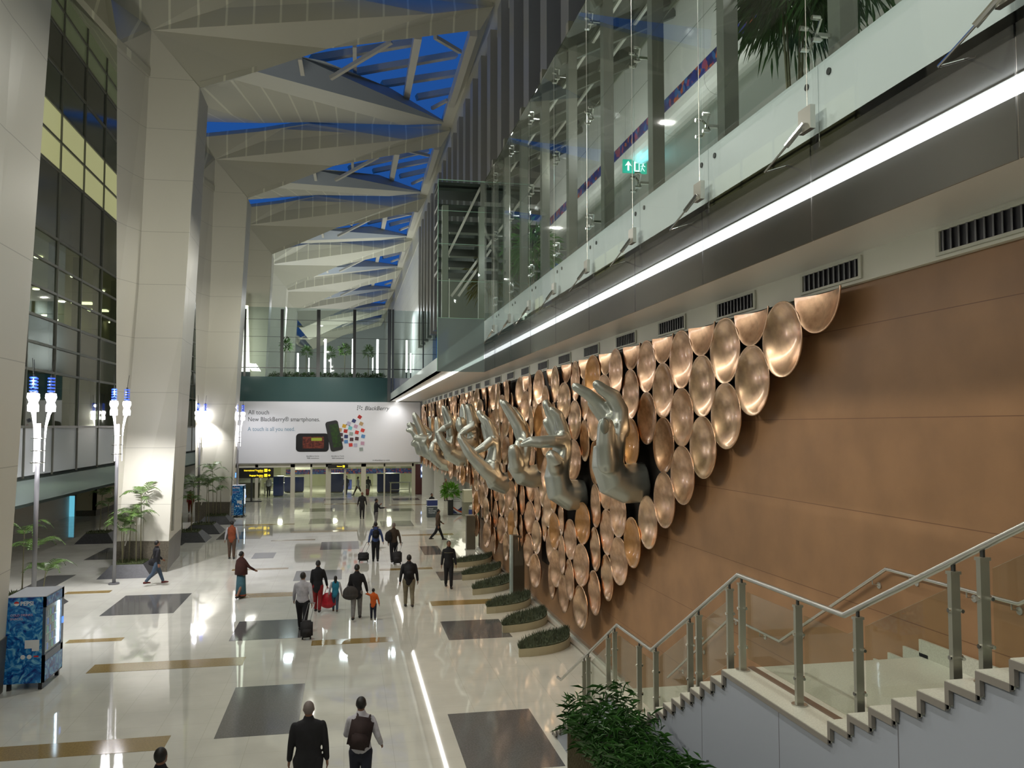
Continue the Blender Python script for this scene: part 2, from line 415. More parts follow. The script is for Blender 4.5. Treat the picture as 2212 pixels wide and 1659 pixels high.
# glass canopy roof above the gallery
def cz(x): return ZG1+(x-XG)*(13.82-ZG1)/(5.9-XG)
cp = thing('glass_canopy', (XG, 0, ZG1), 'sloping glass canopy with steel ribs over the upper gallery', 'canopy')
O_ = V((XG, 0, ZG1))
MB().slab([V((XG, YN, ZG1+.02))-O_, V((5.9, YN, 13.84))-O_, V((5.9, YC, 13.84))-O_, V((XG, YC, ZG1+.02))-O_], (0, 0, .015)).build('glazing', glass('canopy_glass', (.45, .52, .42), .10, .05), cp)
mb = MB()
for y in joints+[YC]: mb.beam(V((XG+.1, y, cz(XG+.1)-.1))-O_, V((5.9, y, 13.7))-O_, .09, .16)
mb.build('rib', mat('rib_paint', (.10, .11, .08), .4), cp)
mb = MB()
for x in (4.3, 5.1): mb.beam(V((x, YN, cz(x)-.03))-O_, V((x, YC, cz(x)-.03))-O_, .05, .05)
mb.build('purlin', M_wht_st, cp)
# high wall with window slots above the gallery
ZT = 6+2.98*7.3/.981
struct('ceiling', MB().box((6.55, YN, ZT-.15), (7.7, YE+100, ZT+.35)), M_roof2)
struct('wall_right', MB().box((7.35, YE, 8), (7.7, YE+98, 25.8)), M_galw)
struct('wall_right', MB().box((7.3, YN, 25.8), (7.7, YE+100, ZT)), M_roof2)
struct('wall_right', MB().box((7.55, YN, 13.8), (7.75, YE, 25.8)), mat('dark_window_band', (.02, .03, .035), .12, spec=.8))
struct('ceiling', MB().box((5.9, YN, 13.8), (7.8, YC+9.3, 13.95)), M_roof2)
fy0 = onX(1107, 60, 7.0).y
k = 0
mfin = mat('fin_paint', (.30, .295, .26), .4)
for i in range(-5, 17):
    y = fy0+i*3.02
    if y < 3: continue
    k += 1
    o = MB().box((6.95, y-.55, 13.95), (7.55, y+.45, 26.2)).build('window_fin', mfin)
    tag(o, 'tall grey projecting fin between the high window slots, %s from the stairs end' % ordw(k), 'fin', 'fins of the high window wall')
# steel frame structure standing beyond the glass corner
fr = thing('truss_tower', (0, YC+2, ZF1), 'dark green steel truss frame standing behind the far glass corner', 'frame')
def L2(p): return V(p)-V((0, YC+2, ZF1))
yf = YC+2.0
for px in (962, 1041, 1098): 
    x = onY(px, 500, yf).x
    MB().box(L2((x-.09, yf, ZF1)), L2((x+.09, yf+.18, 12.5))).build('post', mat('frame_post', (.2, .22, .17), .4), fr)
xa = onY(948, 500, yf).x; xb = onY(1180, 500, yf).x
mb = MB()
for py in (392, 404, 440, 476, 505, 530, 556, 582): 
    z = onY(1000, py, yf).z
    mb.box(L2((xa, yf+.3, z-.05)), L2((xb, yf+1.3, z+.04)))
mb.build('cross_beam', mat('frame_beam', (.03, .04, .03), .4), fr)
mb = MB()
for a, b in (((963, 560), (1038, 405)), ((975, 640), (1150, 400)), ((990, 640), (1060, 540))):
    mb.beam(onY(*a, yf+.2)-V((0, YC+2, ZF1)), onY(*b, yf+.2)-V((0, YC+2, ZF1)), .07, .07)
mb.build('brace', M_wht_st, fr)
o = MB().box((3.75, YC+9, ZF1-.2), (7.5, YC+9.3, 13.6)).build('wall_back', mat('gallery_end', (.25, .27, .2), .5)); o.name = 'wall_far'; tag(o, kind='structure')
# tall gallery plant tubs are added with the other plants

# ---- columns and folded roof, repeated every bay
S = 18.35
def sh(p, k): return V(p)+V((0, S*k, 0))
C1, B1, A1 = PD(253, 99, 34.3), PD(327, 65, 37.2), PD(432, 190, 37.3)
Lb, Qb, Rb = PD(250, 1235, 34.3), PD(360, 1235, 34.3), PD(374, 1215, 36.6)
for p in (Lb, Qb, Rb): p.z = 0
Bk = [V((-9.4, Lb.y+4.0, 0)), V((-7.6, Lb.y+4.0, 0))]
Bt = [V((-9.4, C1.y+4.5, 21.5)), V((A1.x, A1.y+2.2, A1.z))]
def make_column(k):
    base = [Lb, Lb+V((.35, -.02, 0)), Qb, Rb, Bk[1], Bk[0]]
    top = [C1, B1, A1+V((-.04, -.03, .04)), A1, Bt[1], Bt[0]]
    if k == -1: base, top = [p+V((0, -1.9, 0)) for p in base], [p+V((0, -1.9, 0)) for p in top]
    root = thing('pier', sh((Lb.x+1, Lb.y+2, 0), k), '', 'column')
    o0 = V((Lb.x+1, Lb.y+2, 0)); QQ = base[2]; mb = MB(); n = 6; vs = []
    for t in (0, .5, 1):
        for a, b in zip(base, top): vs.append(V(a).lerp(V(b), t)-o0)
    fs = [(i+j*n, (i+1) % n+j*n, (i+1) % n+(j+1)*n, i+(j+1)*n) for j in range(2) for i in range(n)]
    mb.add(vs, fs+[tuple(range(2*n, 3*n))]); mb.build('shaft', M_col, root)
    hb = 1.25; t = hb/18
    ring = [V(a).lerp(V(b), 0)-o0 for a, b in zip(base, top)]
    cen = sum(ring, V())/6
    r0 = [cen+(p-cen)*1.015 for p in ring]
    ring2 = [V(a).lerp(V(b), t)-o0 for a, b in zip(base, top)]; r1 = [cen*1+(p-V((cen.x, cen.y, p.z)))*1.015+V((0, 0, p.z)) for p in ring2]
    for p in r1: p.z = hb
    MB().add(r0+r1, [(i, (i+1) % n, (i+1) % n+n, i+n) for i in range(n)]+[tuple(range(n, 2*n))]).build('plinth', M_plinth, root)
    MB().box(QQ-o0+V((.0, .7, 4.2)), QQ-o0+V((.07, .95, 1.6))).build('groove_trim', mat('groove', (.25, .25, .21), .5), root)
    return root
cl = {0: 'huge tapering white pier nearest the viewer, beside the blue vending machine', 1: 'huge faceted pale pier rising right behind the nearest palm planter',
      2: 'faceted pale pier behind the clump of palms, just before the billboard', 3: 'pale pier beyond the far balcony, behind the added wedge of uplight wash', 4: 'bluish pier next beyond the far balcony', 5: 'small distant pier deep beyond the far balcony'}
for k in range(-1, 5):
    r = make_column(k); r['label'] = cl[k+1]; r['group'] = 'piers of the hall'
# roof vertices, unit 1
T0 = PD(245, -2, 37.0); T1 = PD(608, -60, 39.5)
I_, Hh, Md, K_ = PD(555, 155, 38.5), PD(709, 105, 40), PD(870, 85, 41.5), PD(1037, 64, 43)
G_ = PD(932, 30, 41); E_ = PD(1066, 14, 43)
def u2(px, py, d): return sh(PD(px, py, d), -1)
TT0, TT1, TT2, TT3 = u2(400, 300, 54.5), u2(562, 284, 56), u2(668, 267, 57.5), u2(870, 276, 59.8)
TTe = u2(968, 268, 61)
CL = V((-26, C1.y+1.5, C1.z+1))
def roof_unit(k):
    f = lambda *p: [sh(q, k) for q in p]
    th = V((0, .25, .35))
    mb = MB()                                        # light underside of the beam
    mb.slab(f(B1, A1, I_, Hh, G_), th)
    struct('ceiling', mb, M_roof2)
    mb = MB(); mb.slab(f(G_, Hh, Md, K_, E_), th)
    mb.slab(f(C1, B1, TT1, TT0), th); mb.slab(f(B1, G_, TT2, TT1), th); mb.slab(f(G_, E_, TTe, TT3, TT2), th)
    FL = lambda q, dy=0: V((-12.45, q.y+dy, 25.0))
    mb.slab(f(C1, TT0, FL(TT0), FL(C1)), th)
    mb.slab(f(TT0, TT1, TT2, FL(TT2, -2), FL(TT0)), (0, 0, .3)) if False else None
    struct('ceiling', mb, M_roof)
    # sloping plate behind the beam, reaching to the next one
    P0, P1, P2 = PD(380, 210, 38.9), PD(505, 172, 40), PD(870, 270, 58.2)
    S0, S1, S2 = PD(400, 262, 54), PD(562, 266, 55.5), PD(668, 264, 57)
    P0 = P0+V((-.2, 0, 0))
    mb = MB(); mb.slab(f(P0, P1, S1, S0), (0, 0, .35)); mb.slab(f(P1, P2, S2, S1), (0, 0, .35))
    mb.slab(f(P0, S0, FL(S0), FL(P0)), (0, 0, .35)); mb.slab(f(C1, P0, FL(P0), FL(C1, .2)), (0, .0, .35)); mb.slab(f(S0, sh(C1, 1), FL(sh(C1, 1)), FL(S0)), (0, 0, .35))
    mb.slab(f(A1, I_, P1, P0), (0, .05, .3))
    # close the folds above left
    struct('ceiling', mb, M_roof)
    # flat band of the second member and its upstand
    Q0, Q1 = PD(555, 155, 39.6), PD(971, 268, 61)
    mb = MB(); mb.slab(f(P1, Q0, Q1, P2), (0, 0, .2)); struct('ceiling', mb, M_roof2)
    W0, W1, W2, W3 = PD(640, 120, 40.6), PD(700, 132, 42.5), PD(843, 190, 52), PD(950, 256, 60)
    U0 = Q0+V((0, 0, .0))
    mb = MB(); mb.slab(f(Q0, Q1, W3, W2, W1, W0), (-.3, .1, .05)); struct('ceiling', mb, M_up)
    # skylight: glazing bars and rafters
    sk = thing('skylight_frame', sh((0, 40, 22), k), '', 'skylight frame', 'skylight frames of the roof')
    sk['label'] = ['', 'steel skylight framing over the nearest blue roof opening', 'steel skylight framing over the second blue roof opening', 'steel skylight framing over the third roof opening',
                   'small steel skylight framing over the fourth roof opening', 'tiny skylight framing over the fifth roof opening', 'tiny skylight framing over the sixth roof opening', 'tiny skylight framing over the seventh roof opening', 'tiny skylight framing over the eighth roof opening', 'tiny skylight framing over the farthest roof opening'][k+1] if k >= 0 else 'steel skylight framing above the nearest bay'
    o0 = V((0, 40, 22)); q = lambda px, py, d: PD(px, py, d)-o0
    for a, b in (((672, 128, 44), (890, 92, 47)), ((755, 158, 49), (985, 118, 52)), ((825, 182, 53), (985, 158, 55)), ((900, 210, 57), (975, 196, 58))):
        MB().beam(q(*a), q(*b), .5, .35).build('glazing_beam', M_wht_st, sk)
    for a, b in (((903, 74, 42.3), (874, 228, 57)), ((1023, 68, 43.8), (967, 250, 60.2))):
        MB().beam(q(*a), q(*b), .4, .5).build('rafter', M_wht_st, sk)
    for a, b in (((714, 169, 43.5), (846, 90, 42.2)), ((940, 80, 43.5), (994, 112, 47)), ((933, 234, 58), (967, 216, 57)), ((766, 98, 42), (767, 163, 48)), ((648, 125, 40.5), (654, 160, 42))):
        MB().beam(q(*a), q(*b), .2, .2).build('strut', M_wht_st, sk)
for k in range(-1, 9): roof_unit(k)
struct('ceiling', MB().box((-26, YN, 24), (8, 16, 24.3)), M_roof2)
struct('wall_back', MB().box((-26, YN-.3, 0), (12, YN, 29)), M_galw)

# ---- left facade
XL = -12.2
def zl(s): return 6+s*12.2/.981
fa = thing('glazed_facade', (XL, 40, 0), 'tall glazed facade with grey spandrels, lit windows and mullions behind the piers', 'facade')
def fb(name, z0, z1, m, d=.06, y0=14, y1=YE+95):
    return MB().box((-d, y0-40, z0), (0, y1-40, z1)).build(name, m, fa)
zz = [zl(s) for s in (1.52, 1.36, 1.22, 1.083, .878, .64, .357, .182, 0, -.16, -.25)]
fb('green_glass_band', zz[1], zz[0], G_green); fb('spandrel', zz[2], zz[1], G_span); fb('green_glass_band', zz[3], zz[2], mat('dark_green_glass', (.06, .08, .065), .12))
fb('lit_window_band', zz[4], zz[3], G_lit); fb('spandrel', zz[5], zz[4], G_span)
fb('window_band', zz[6], zz[5], G_win, .02); fb('spandrel_glass', zz[7], zz[6], mat('olive_spandrel_glass', (.085, .095, .07), .1))
fb('window_band', zz[8], zz[7], G_win, .02); fb('railing_glass', zz[9]+.0, zz[8], glass('milky_glass', (.6, .66, .68), .08, .1, op=.7, opc=(.75, .8, .82)), .02)
fb('railing_glass', zz[10], zz[9], glass('milky_green_glass', (.5, .6, .58), .08, .1, op=.55, opc=(.4, .48, .47)), .02)
fb('black_head', zz[0], zz[0]+.35, M_dk, .3)
fb('sill_strip', zz[9]-.08, zz[9]+.08, M_white, .12)
ym = onX(128, 400, XL).y
ya = [ym+3.2*i for i in range(-6, 28)]
mb = MB()
for y in ya: mb.box((0, y-.035-40, zz[9]), (.07, y+.035-40, zz[0]))
mb.build('mullion', mat('mullion_grey', (.13, .135, .11), .4), fa)
mb = MB()
for z in ((zz[0]+zz[1])/2, zz[1], zz[2], zz[3], (zz[3]+zz[4])/2, zz[4], zz[5], (zz[5]*2+zz[6])/3, (zz[5]+zz[6]*2)/3, zz[6], (zz[6]+zz[7])/2, zz[7], zz[8]):
    mb.box((0, 14-40, z-.05), (.06, YE+95-40, z+.05))
mb.build('transom', mat('mullion_grey'), fa)
mb = MB()
for y in ya:
    mb.box((-.5, y+.5-40, zz[6]), (-.3, y+1.2-40, zz[5])); mb.box((-.5, y+.5-40, zz[8]), (-.3, y+1.1-40, zz[7]))
mb.build('inner_post', mat('olive_post', (.07, .08, .06), .5), fa)
# rooms behind it
M_room = mat('room_wall', (.42, .38, .24), .6); M_rc = mat('room_ceiling', (.3, .28, .2), .6)
for z0, z1 in ((zz[6]-.2, zz[5]), (zz[8]-.4, zz[7]+.2)):
    struct('wall_left', MB().box((XL-6, 14, z0), (XL-5.8, YE+95, z1+.3)), M_room)
    struct('ceiling', MB().box((XL-6, 14, z1), (XL-.1, YE+95, z1+.2)), M_rc)
    struct('floor', MB().box((XL-6, 14, z0-.15), (XL-.1, YE+95, z0)), M_rc)
struct('wall_left', MB().box((XL-6.3, 14, 0), (XL-6.0, YE+95, 25)), M_white)
M_bulb = emis('ceiling_bulb', (1, .95, .8), 9)
n_ = 0
for px, py in ((83, 555), (78, 624), (160, 597), (133, 651), (219, 628), (99, 680), (117, 690), (240, 696)):
    z = zz[5]-.04; p = onZ(px, py, z)
    if not (XL-5.6 < p.x < XL-.2): p = onX(px, py, XL-1.6)
    n_ += 1
    o = MB().lathe([(.01, -.06), (.17, -.05), (.19, 0)], 16).build('ceiling_light', M_bulb, loc=p)
    tag(o, 'small bright ceiling light behind the %s glazed bay of the dark window storey' % ordw(n_), 'light', 'lights in the window storey')
for px, py in ((178, 667), (212, 668)):
    p = onX(px, py, XL-4.5); p.z = zz[5]-.052; o = MB().box((-.6, -.3, -.05), (.6, .3, .05)).build('panel_lamp', emis('panel_light', (1, 1, .75), 5), loc=p)
    n_ += 1; tag(o, 'flat white light panel glowing deep in the window storey, number %s' % ordw(n_-8), 'light', 'light panels in the window storey')
lamp('room_light', 'AREA', (XL-3, 33, zz[5]-.3), 130, (1, .95, .7), 3, 22)
lamp('room_light', 'AREA', (XL-3, 55, zz[5]-.3), 110, (1, .95, .7), 3, 18)
lamp('room_light', 'AREA', (XL-3, 40, zz[7]-.1), 120, (1, .95, .7), 2.5, 30)
# arcade below
YA = onZ(80, 1117).y
xr = onY(206, 1100, YA).x
struct('wall_left', MB().box((-26, YA, 0), (xr, YA+.3, 3.6)).box((xr-.2, YA, 0), (xr, YE, 3.6)), mat('arcade_wall', (.48, .44, .30), .5))
struct('baseboard_left', MB().box((-26, YA-.04, 0), (xr+.04, YA, .38)).box((xr, YA-.04, 0), (xr+.04, YE, .38)), M_plinth)
struct('ceiling', MB().box((-26, 14, zz[10]), (XL, YE, zz[10]+.12)), M_white)
struct('wall_left', MB().box((-26.3, YN, 0), (-26, YE+95, 26)), M_white)
for i, (x0, x1, y0, y1) in enumerate(((117, 138, 1078, 1117), (144, 163, 1071, 1112))):
    a = onY(x0, y1, YA-.05); b = onY(x1, y0, YA-.05)
    r = thing('door_%d' % (i+1), (a.x, YA-.05, 0), None, None); r['kind'] = 'structure'
    MB().box((.03, 0, 0), (b.x-a.x-.03, .04, b.z)).build('leaf', mat('cyan_lit_glass', (.1, .3, .35), .2, emit=(.15, .55, .72), es=.85), r)
    MB().box((-.05, -.02, 0), (.03, .05, b.z+.05)).box((b.x-a.x-.03, -.02, 0), (b.x-a.x+.05, .05, b.z+.05)).box((-.05, -.02, b.z), (b.x-a.x+.05, .05, b.z+.08)).build('door_frame', M_steel, r)
# ================================================================ far end: billboard, entrance, balcony
def E(px, py, dy=0): return onY(px, py, YE+dy)
bl, br_ = E(470, 998), E(907, 868)
bz0, bz1 = E(700, 999).z, E(700, 868).z
bx0, bx1 = bl.x, br_.x
bd = thing('billboard', (bx0, YE-.25, bz0), 'wide white billboard advertising touch smartphones above the far entrance', 'billboard')
BO = V((bx0, YE-.25, bz0))
def BX(px, py, dy=0): return onY(px, py, YE-.25+dy)-BO
M_bb = mat('billboard_face', (.72, .73, .77), .5)
MB().box((0, 0, 0), (bx1-bx0, .2, bz1-bz0)).build('panel', M_bb, bd)
MB().box((-.05, -.03, -.1), (bx1-bx0, .2, 0)).box((bx1-bx0, -.03, -.1), (bx1-bx0+.08, .2, bz1-bz0)).build('border', M_steel, bd)
M_ink = mat('dark_ink', (.06, .065, .07), .6); M_ink2 = mat('blue_grey_ink', (.16, .28, .38), .6); M_blk = mat('black_plastic', (.012, .012, .014), .3)
def btext(name, s, px0, px1, pyb, capx, m, italic=False):
    a = BX(px0, pyb, -.012); b = BX(px1, pyb)
    o = text_mesh(name, s, 1, m, bd, FACE, extrude=.002)
    xs = [v.co.x for v in o.data.vertices]; zs = [v.co.z for v in o.data.vertices]
    w = max(xs)-min(xs); sx = (b.x-a.x)/w; sz = capx
    for v in o.data.vertices:
        z = v.co.z*sz
        v.co = V(((v.co.x-min(xs))*sx+(z*.25 if italic else 0), v.co.y, z))
    o.location = a; return o
u = (BX(0, 867)-BX(0, 877)).z/10   # metres per pixel here
u = abs(u)
btext('headline_text', 'All touch', 536, 581, 895, .52, M_ink)
btext('headline_text', 'New BlackBerry\u00ae smartphones.', 536, 691, 910, .52, M_ink)
btext('slogan_text', 'A touch is all you need.', 535, 637, 931, .5, M_ink2)
btext('logo_text', 'BlackBerry', 788, 840, 886, .50, M_ink, True)
btext('caption_text', 'BlackBerry Curve', 662, 689, 986.5, .14, M_ink); btext('caption_text', '9380 smartphone', 663, 689, 991, .14, M_ink)
btext('caption_text', 'BlackBerry Torch', 716, 743, 986.5, .14, M_ink); btext('caption_text', '9860 smartphone', 717, 743, 991, .14, M_ink)
btext('caption_text', 'in.blackberry.com', 805, 842, 995.5, .16, M_ink)
for px, py in ((774, 877), (778.5, 877.5), (773.5, 881), (778, 881.5), (782.5, 880), (773, 885), (782, 884.5)):
    a = BX(px, py, -.01); MB().box(a+V((-.075, 0, -.04)), a+V((.01, .01, .04))).build('logo_mark', M_ink, bd)
def rrect(cx, cz, w, h, r, y0, y1, ang=0, shear=0):
    pts = []
    for sx, sz, a0 in ((1, 1, 0), (-1, 1, 90), (-1, -1, 180), (1, -1, 270)):
        for i in range(5):
            a = math.radians(a0+i*22.5); x = sx*(w/2-r)+r*math.cos(a); z = sz*(h/2-r)+r*math.sin(a)
            pts.append((cx+x*math.cos(ang)-z*math.sin(ang), cz+x*math.sin(ang)+z*math.cos(ang)))
    return MB().slab([(x, y0, z) for x, z in pts], (0, y1-y0, 0))
M_scr = mat('phone_screen', (.05, .012, .012), .3, noise=(5, .5, (.22, .05, .03)))
M_scr2 = mat('phone_screen_green', (.03, .08, .012), .3, noise=(4, .5, (.02, .03, .02)))
c = BX(675, 956, 0)
rrect(c.x, c.z, 74*u, 42*u, 8*u, -.03, -.005).build('phone_picture', M_blk, bd)
rrect(c.x+2*u, c.z, 48*u, 27*u, 1*u, -.036, -.031).build('phone_screen_picture', M_scr, bd)
c2 = BX(682, 949); rrect(c2.x+2*u, c2.z, 24*u, 7*u, 1*u, -.040, -.037).build('phone_screen_picture', mat('lime_picture', (.35, .42, .04), .4), bd)
c = BX(722, 941.5)
rrect(c.x, c.z, 29*u, 70*u, 6*u, -.05, -.032, ang=math.radians(12)).build('phone_picture', mat('dark_casing', (.03, .03, .032), .3), bd)
rrect(c.x+3*u, c.z+.5*u, 19*u, 54*u, 1*u, -.056, -.051, ang=math.radians(12)).build('phone_screen_picture', M_scr2, bd)
tiles = [(1493, 205, 0), (1430, 247, 1), (1375, 275, 2), (1510, 278, 3), (1325, 303, 4), (1450, 307, 5), (1390, 325, 6), (1278, 345, 3), (1340, 358, 0), (1525, 350, 7), (1290, 397, 8), (1400, 388, 9), (1462, 372, 7), (1345, 417, 1), (1530, 415, 10), (1295, 453, 8), (1405, 448, 8), (1462, 440, 8), (1345, 473, 10), (1395, 508, 7), (1447, 510, 2), (1523, 490, 5), (1510, 555, 9)]
tc_ = [(.4, .02, .02), (.03, .04, .14), (.45, .42, .55), (.45, .3, .15), (.6, .35, .03), (.5, .3, .4), (.15, .5, .55), (.6, .05, .04), (.08, .04, .05), (.3, .35, .33), (.1, .25, .5)]
for i, (x, y, k) in enumerate(tiles):
    c = BX(480+x/5.027, 860+y/5.027); an = math.radians(-4+(y-380)/9-((x-1280)/20))
    q = rrect(c.x, c.z, 11*u, 10.5*u, 1*u, -.02, -.006, ang=an).build('app_tile', M_bb if k else mat('white_tile', (.8, .8, .8), .5), bd)
    rrect(c.x, c.z, 8.6*u, 8.2*u, 1*u, -.026, -.021, ang=an).build('picture', mat('tile_%d' % k, tc_[k], .4), q)
# teal glass fascia of the far balcony + deck
zt0, zt1 = bz1, E(700, 815).z
struct('wall_far', MB().box((-14, YE-.2, zt0), (XF, YE, zt1)), G_teal)
struct('wall_far', MB().box((-14, YE, bz1-1.2), (XW+.4, YE+.3, zt1)), M_white)
struct('wall_far', MB().box((bx0-4, YE-.05, bz0), (XW+.4, YE+.3, bz1)), M_white)
struct('floor', MB().box((-14, YE+.3, zt1-.4), (12, YE+98, zt1-.25)), M_terr)
struct('wall_far', MB().box((-26, YE+98, 0), (14, YE+98.3, 29)), mat('far_haze_wall', (.3, .32, .31), .7))
struct('wall_far', MB().box((-14, YE+.3, 0), (-11.9, YE+.5, bz1)), M_white)
# glass screen on the balcony
yb = YE-.1
for i, (px, w, top) in enumerate(((528, .09, 667), (608, .13, 668), (687, .15, 669), (765, .13, 669), (914, .05, 672), (560, .04, 700))[:5]):
    a = onY(px, 815, yb); b = onY(px, top, yb)
    o = MB().box((a.x-w, yb-.06, zt1), (a.x+w, yb+.06, b.z)).build('screen_post', M_dk)
    tag(o, 'dark upright post of the far balcony glass screen, %s from the left' % ordw(i+1), 'post', 'posts of the balcony screen')
a = onY(836, 868, yb); b = onY(851, 670, yb)
o = MB().box((a.x, yb-.45, bz1+.05), (a.x+.3, yb-.3, b.z)).box((a.x+.36, yb-.45, bz1+.05), (b.x, yb-.25, b.z)).build('screen_post', mat('dark_grey_post', (.09, .1, .1), .4)); tag(o, 'thick dark double post standing in front of the far balcony', 'post')
gs = thing('balcony_screen', (0, yb, zt1), 'tall clear glass screen with thin rails along the far balcony', 'glass screen')
x0 = E(500, 800).x; x1 = E(945, 800).x; zt2 = E(700, 667).z
MB().box((x0, 0, 0), (x1, .02, zt2-zt1)).build('pane', glass('screen_glass', (.82, .88, .88), .05), gs)
mb = MB()
for py in (693, 730, 762): z = E(700, py).z-zt1; mb.box((x0, -.03, z-.015), (x1, 0, z+.015))
z = E(700, 796).z-zt1; mb.box((x0, -.06, z-.035), (x1, 0, z+.035))
mb.build('rail', M_dk, gs)
# light tubes on the deck
M_tube = emis('white_tube', (1, .98, .92), 10)
tl = [(643, 763, 803, 84, .14), (702, 732, 805, 78, .16), (762, 732, 807, 80, .16), (815, 733, 806, 82, .17), (878, 735, 804, 88, .15), (887, 763, 805, 95, .13), (925, 736, 807, 92, .13), (939, 738, 775, 96, .12), (805, 772, 800, 100, .09), (667, 773, 803, 100, .08), (714, 772, 804, 98, .09), (568, 797, 813, 75, .08)]
for i, (px, p0, p1, d, r) in enumerate(tl):
    a = PD(px, p1, d); b = PD(px, p0, d); zf = zt1-.25
    t = thing('tube_lamp', (a.x, a.y, zf), 'upright glowing white tube lamp on the far balcony deck, %s counted by nearness' % ordw(i+1), 'lamp', 'tube lamps on the far deck')
    MB().cyl((0, 0, 0), (0, 0, max(.1, a.z-zf)), .07, 8).build('stand', M_dk, t)
    MB().cyl((0, 0, a.z-zf), (0, 0, b.z-zf), r*.62, 10).build('tube', M_tube, t)
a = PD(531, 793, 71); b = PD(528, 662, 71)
py_ = thing('uplight_wash', (a.x, YE+.02, zt1), 'tall glowing wedge imitating the uplight wash on the pale far pier', 'light')  # uplight wash on the far pier, built as a glowing tapered wedge
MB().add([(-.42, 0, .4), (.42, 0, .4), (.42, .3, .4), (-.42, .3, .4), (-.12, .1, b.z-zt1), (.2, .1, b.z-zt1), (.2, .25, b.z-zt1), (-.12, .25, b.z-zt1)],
         [(0, 1, 2, 3), (4, 5, 6, 7), (0, 4, 5, 1), (1, 5, 6, 2), (2, 6, 7, 3), (3, 7, 4, 0)]).build('uplight_wedge', emis('uplight_wash_glow', (1, .98, .78), 3.2), py_)
MB().box((-.45, -.05, 0), (.45, .35, .4)).build('base', M_dk, py_)  # added block under the uplight wedge
lamp('wedge_fill_light', 'POINT', (a.x+.5, YE+2.2, zt1+3), 90, (1, .97, .8), .3)  # added lamp spreading the glow of the wedge
for xx in (-6, 0, 5): lamp('deck_fill_light', 'AREA', (xx, YE+22, zt1+9), 500, (.92, .96, 1), 1)  # unseen lamps added to brighten the far deck
for xx, dy in ((-3, 10), (-3, 30), (-3, 52), (3, 20), (3, 42)): lamp('deck_roof_fill_light', 'SPOT', (xx, YE+dy, zt1+.4), 2600, (.95, .97, 1), .3, spot=2.3, blend=.9, target=(xx, YE+dy+3, 25))  # unseen lamps added to lift the far roof from below
for xx in (-8, 2): lamp('deck_fill_light', 'SPOT', (xx, YE+62, 17), 9000, (1, .97, .9), .5, spot=1.6, blend=.8, target=(xx*.6, YE+98, 15))  # unseen lamps added to brighten the far end wall
lamp('deck_fill_light', 'SPOT', (-4, YE+6, zt1+.6), 1500, (.72, .85, 1), .2, spot=1.5, target=(-7, YE+20, 20))  # unseen lamp added to tint the far piers bluish

# entrance glazing
ez = bz0-.1
en = thing('entrance_screen', (0, YE, 0), 'wide glazed entrance screen with pale posts under the billboard', 'glass screen')
xe0, xe1 = E(505, 1060).x, E(893, 1060).x
MB().box((xe0, .04, 0), (xe1, .06, ez)).build('glazing', glass('entrance_glass', (.9, .93, .88), .04), en)
M_ep = mat('entrance_post', (.5, .48, .38), .35)
for px, w in ((510, .2), (554, .12), (632, .18), (672, .08), (709, .22), (745, .08), (785, .2), (830, .06), (893, .15)):
    x = E(px, 1060).x; MB().box((x-w, -.12, 0), (x+w, .12, ez)).build('post', M_ep, en)
MB().box((xe0, -.12, ez-.28), (xe1, .12, ez)).build('head_beam', mat('head_beam', (.6, .58, .48), .4), en)
# lobby
YL = YE+14
struct('wall_far', MB().box((-12, YL, 0), (11, YL+.3, 3.4)), mat('lobby_wall', (.45, .46, .30), .5, seam=[(0, 2.3, .5, .4)], seamc=(.62, .62, .5)))
struct('ceiling', MB().box((-12, YE+.3, 3.2), (11, YL, 3.35)), M_white)
rb2 = tag(MB().box((-6, YL-.1, 1.2), (9.5, YL-.02, 1.7)).build('ribbon_sign', mat('pattern_ribbon')), 'patterned purple ribbon band running across the lobby behind the entrance', 'sign')
M_blue = mat('deep_blue', (.02, .035, .16), .4)
for i, (p0, p1, py0, py1, yy) in enumerate(((614, 656, 1031, 1052, 6), (712, 742, 1024, 1051, 5), (815, 863, 1024, 1055, 4), (741, 760, 1036, 1052, 8), (590, 612, 1030, 1068, 1.5))):
    a = E(p0, py1, yy); b = E(p1, py0, yy)
    t = thing('service_counter', (a.x, YE+yy, 0), 'deep blue service counter inside the entrance, %s' % ['in front of the notice board', 'with a person behind it, at the middle', 'widest, behind the inspection table on the right', 'low one beside the potted tree', 'tall narrow one by the left posts'][i], 'counter', 'lobby counters')
    h = max(.9, E(p0, py0, yy).z)
    MB().box((0, 0, .08), (b.x-a.x, .6, h)).build('front', M_blue, t)
    MB().box((-.05, -.08, h), (b.x-a.x+.05, .65, h+.06)).build('top', M_inox, t)
    MB().box((.05, .05, 0), (b.x-a.x-.05, .55, .08)).build('plinth', M_dk, t)
a = E(634, 1028, 9); b = E(672, 1004, 9)
o = MB().box((a.x, YE+9, max(a.z, 1.9)), (b.x, YE+9.06, 3.2)).build('notice_board', mat('notice_white', (.7, .7, .64), .5)); tag(o, 'large white notice board hanging inside the entrance', 'board')
for i, (p0, p1, py) in enumerate(((570, 612, 1068), (843, 887, 1066))):
    a = onZ(p0, py); b = onZ(p1, py); y = a.y
    t = thing('inspection_table', (a.x, y, 0), ['long steel inspection table where a man in a white shirt stands', 'long steel inspection table before the widest blue counter'][i], 'table', 'inspection tables')
    w = b.x-a.x
    MB().box((-.05, -.05, .92), (w+.05, .85, .99)).build('table_top', M_inox, t)
    for x in (.05, w-.05):
        for yy in (.05, .75): MB().box((x-.04, yy-.04, 0), (x+.04, yy+.04, .92)).build('leg', M_inox, t)
    MB().box((.05, .02, .3), (w-.05, .06, .36)).build('stretcher', M_inox, t)
M_yel = emis('sign_yellow', (1, .72, .02), 1.5); M_sblk = mat('sign_black', (.012, .012, .01), .4)
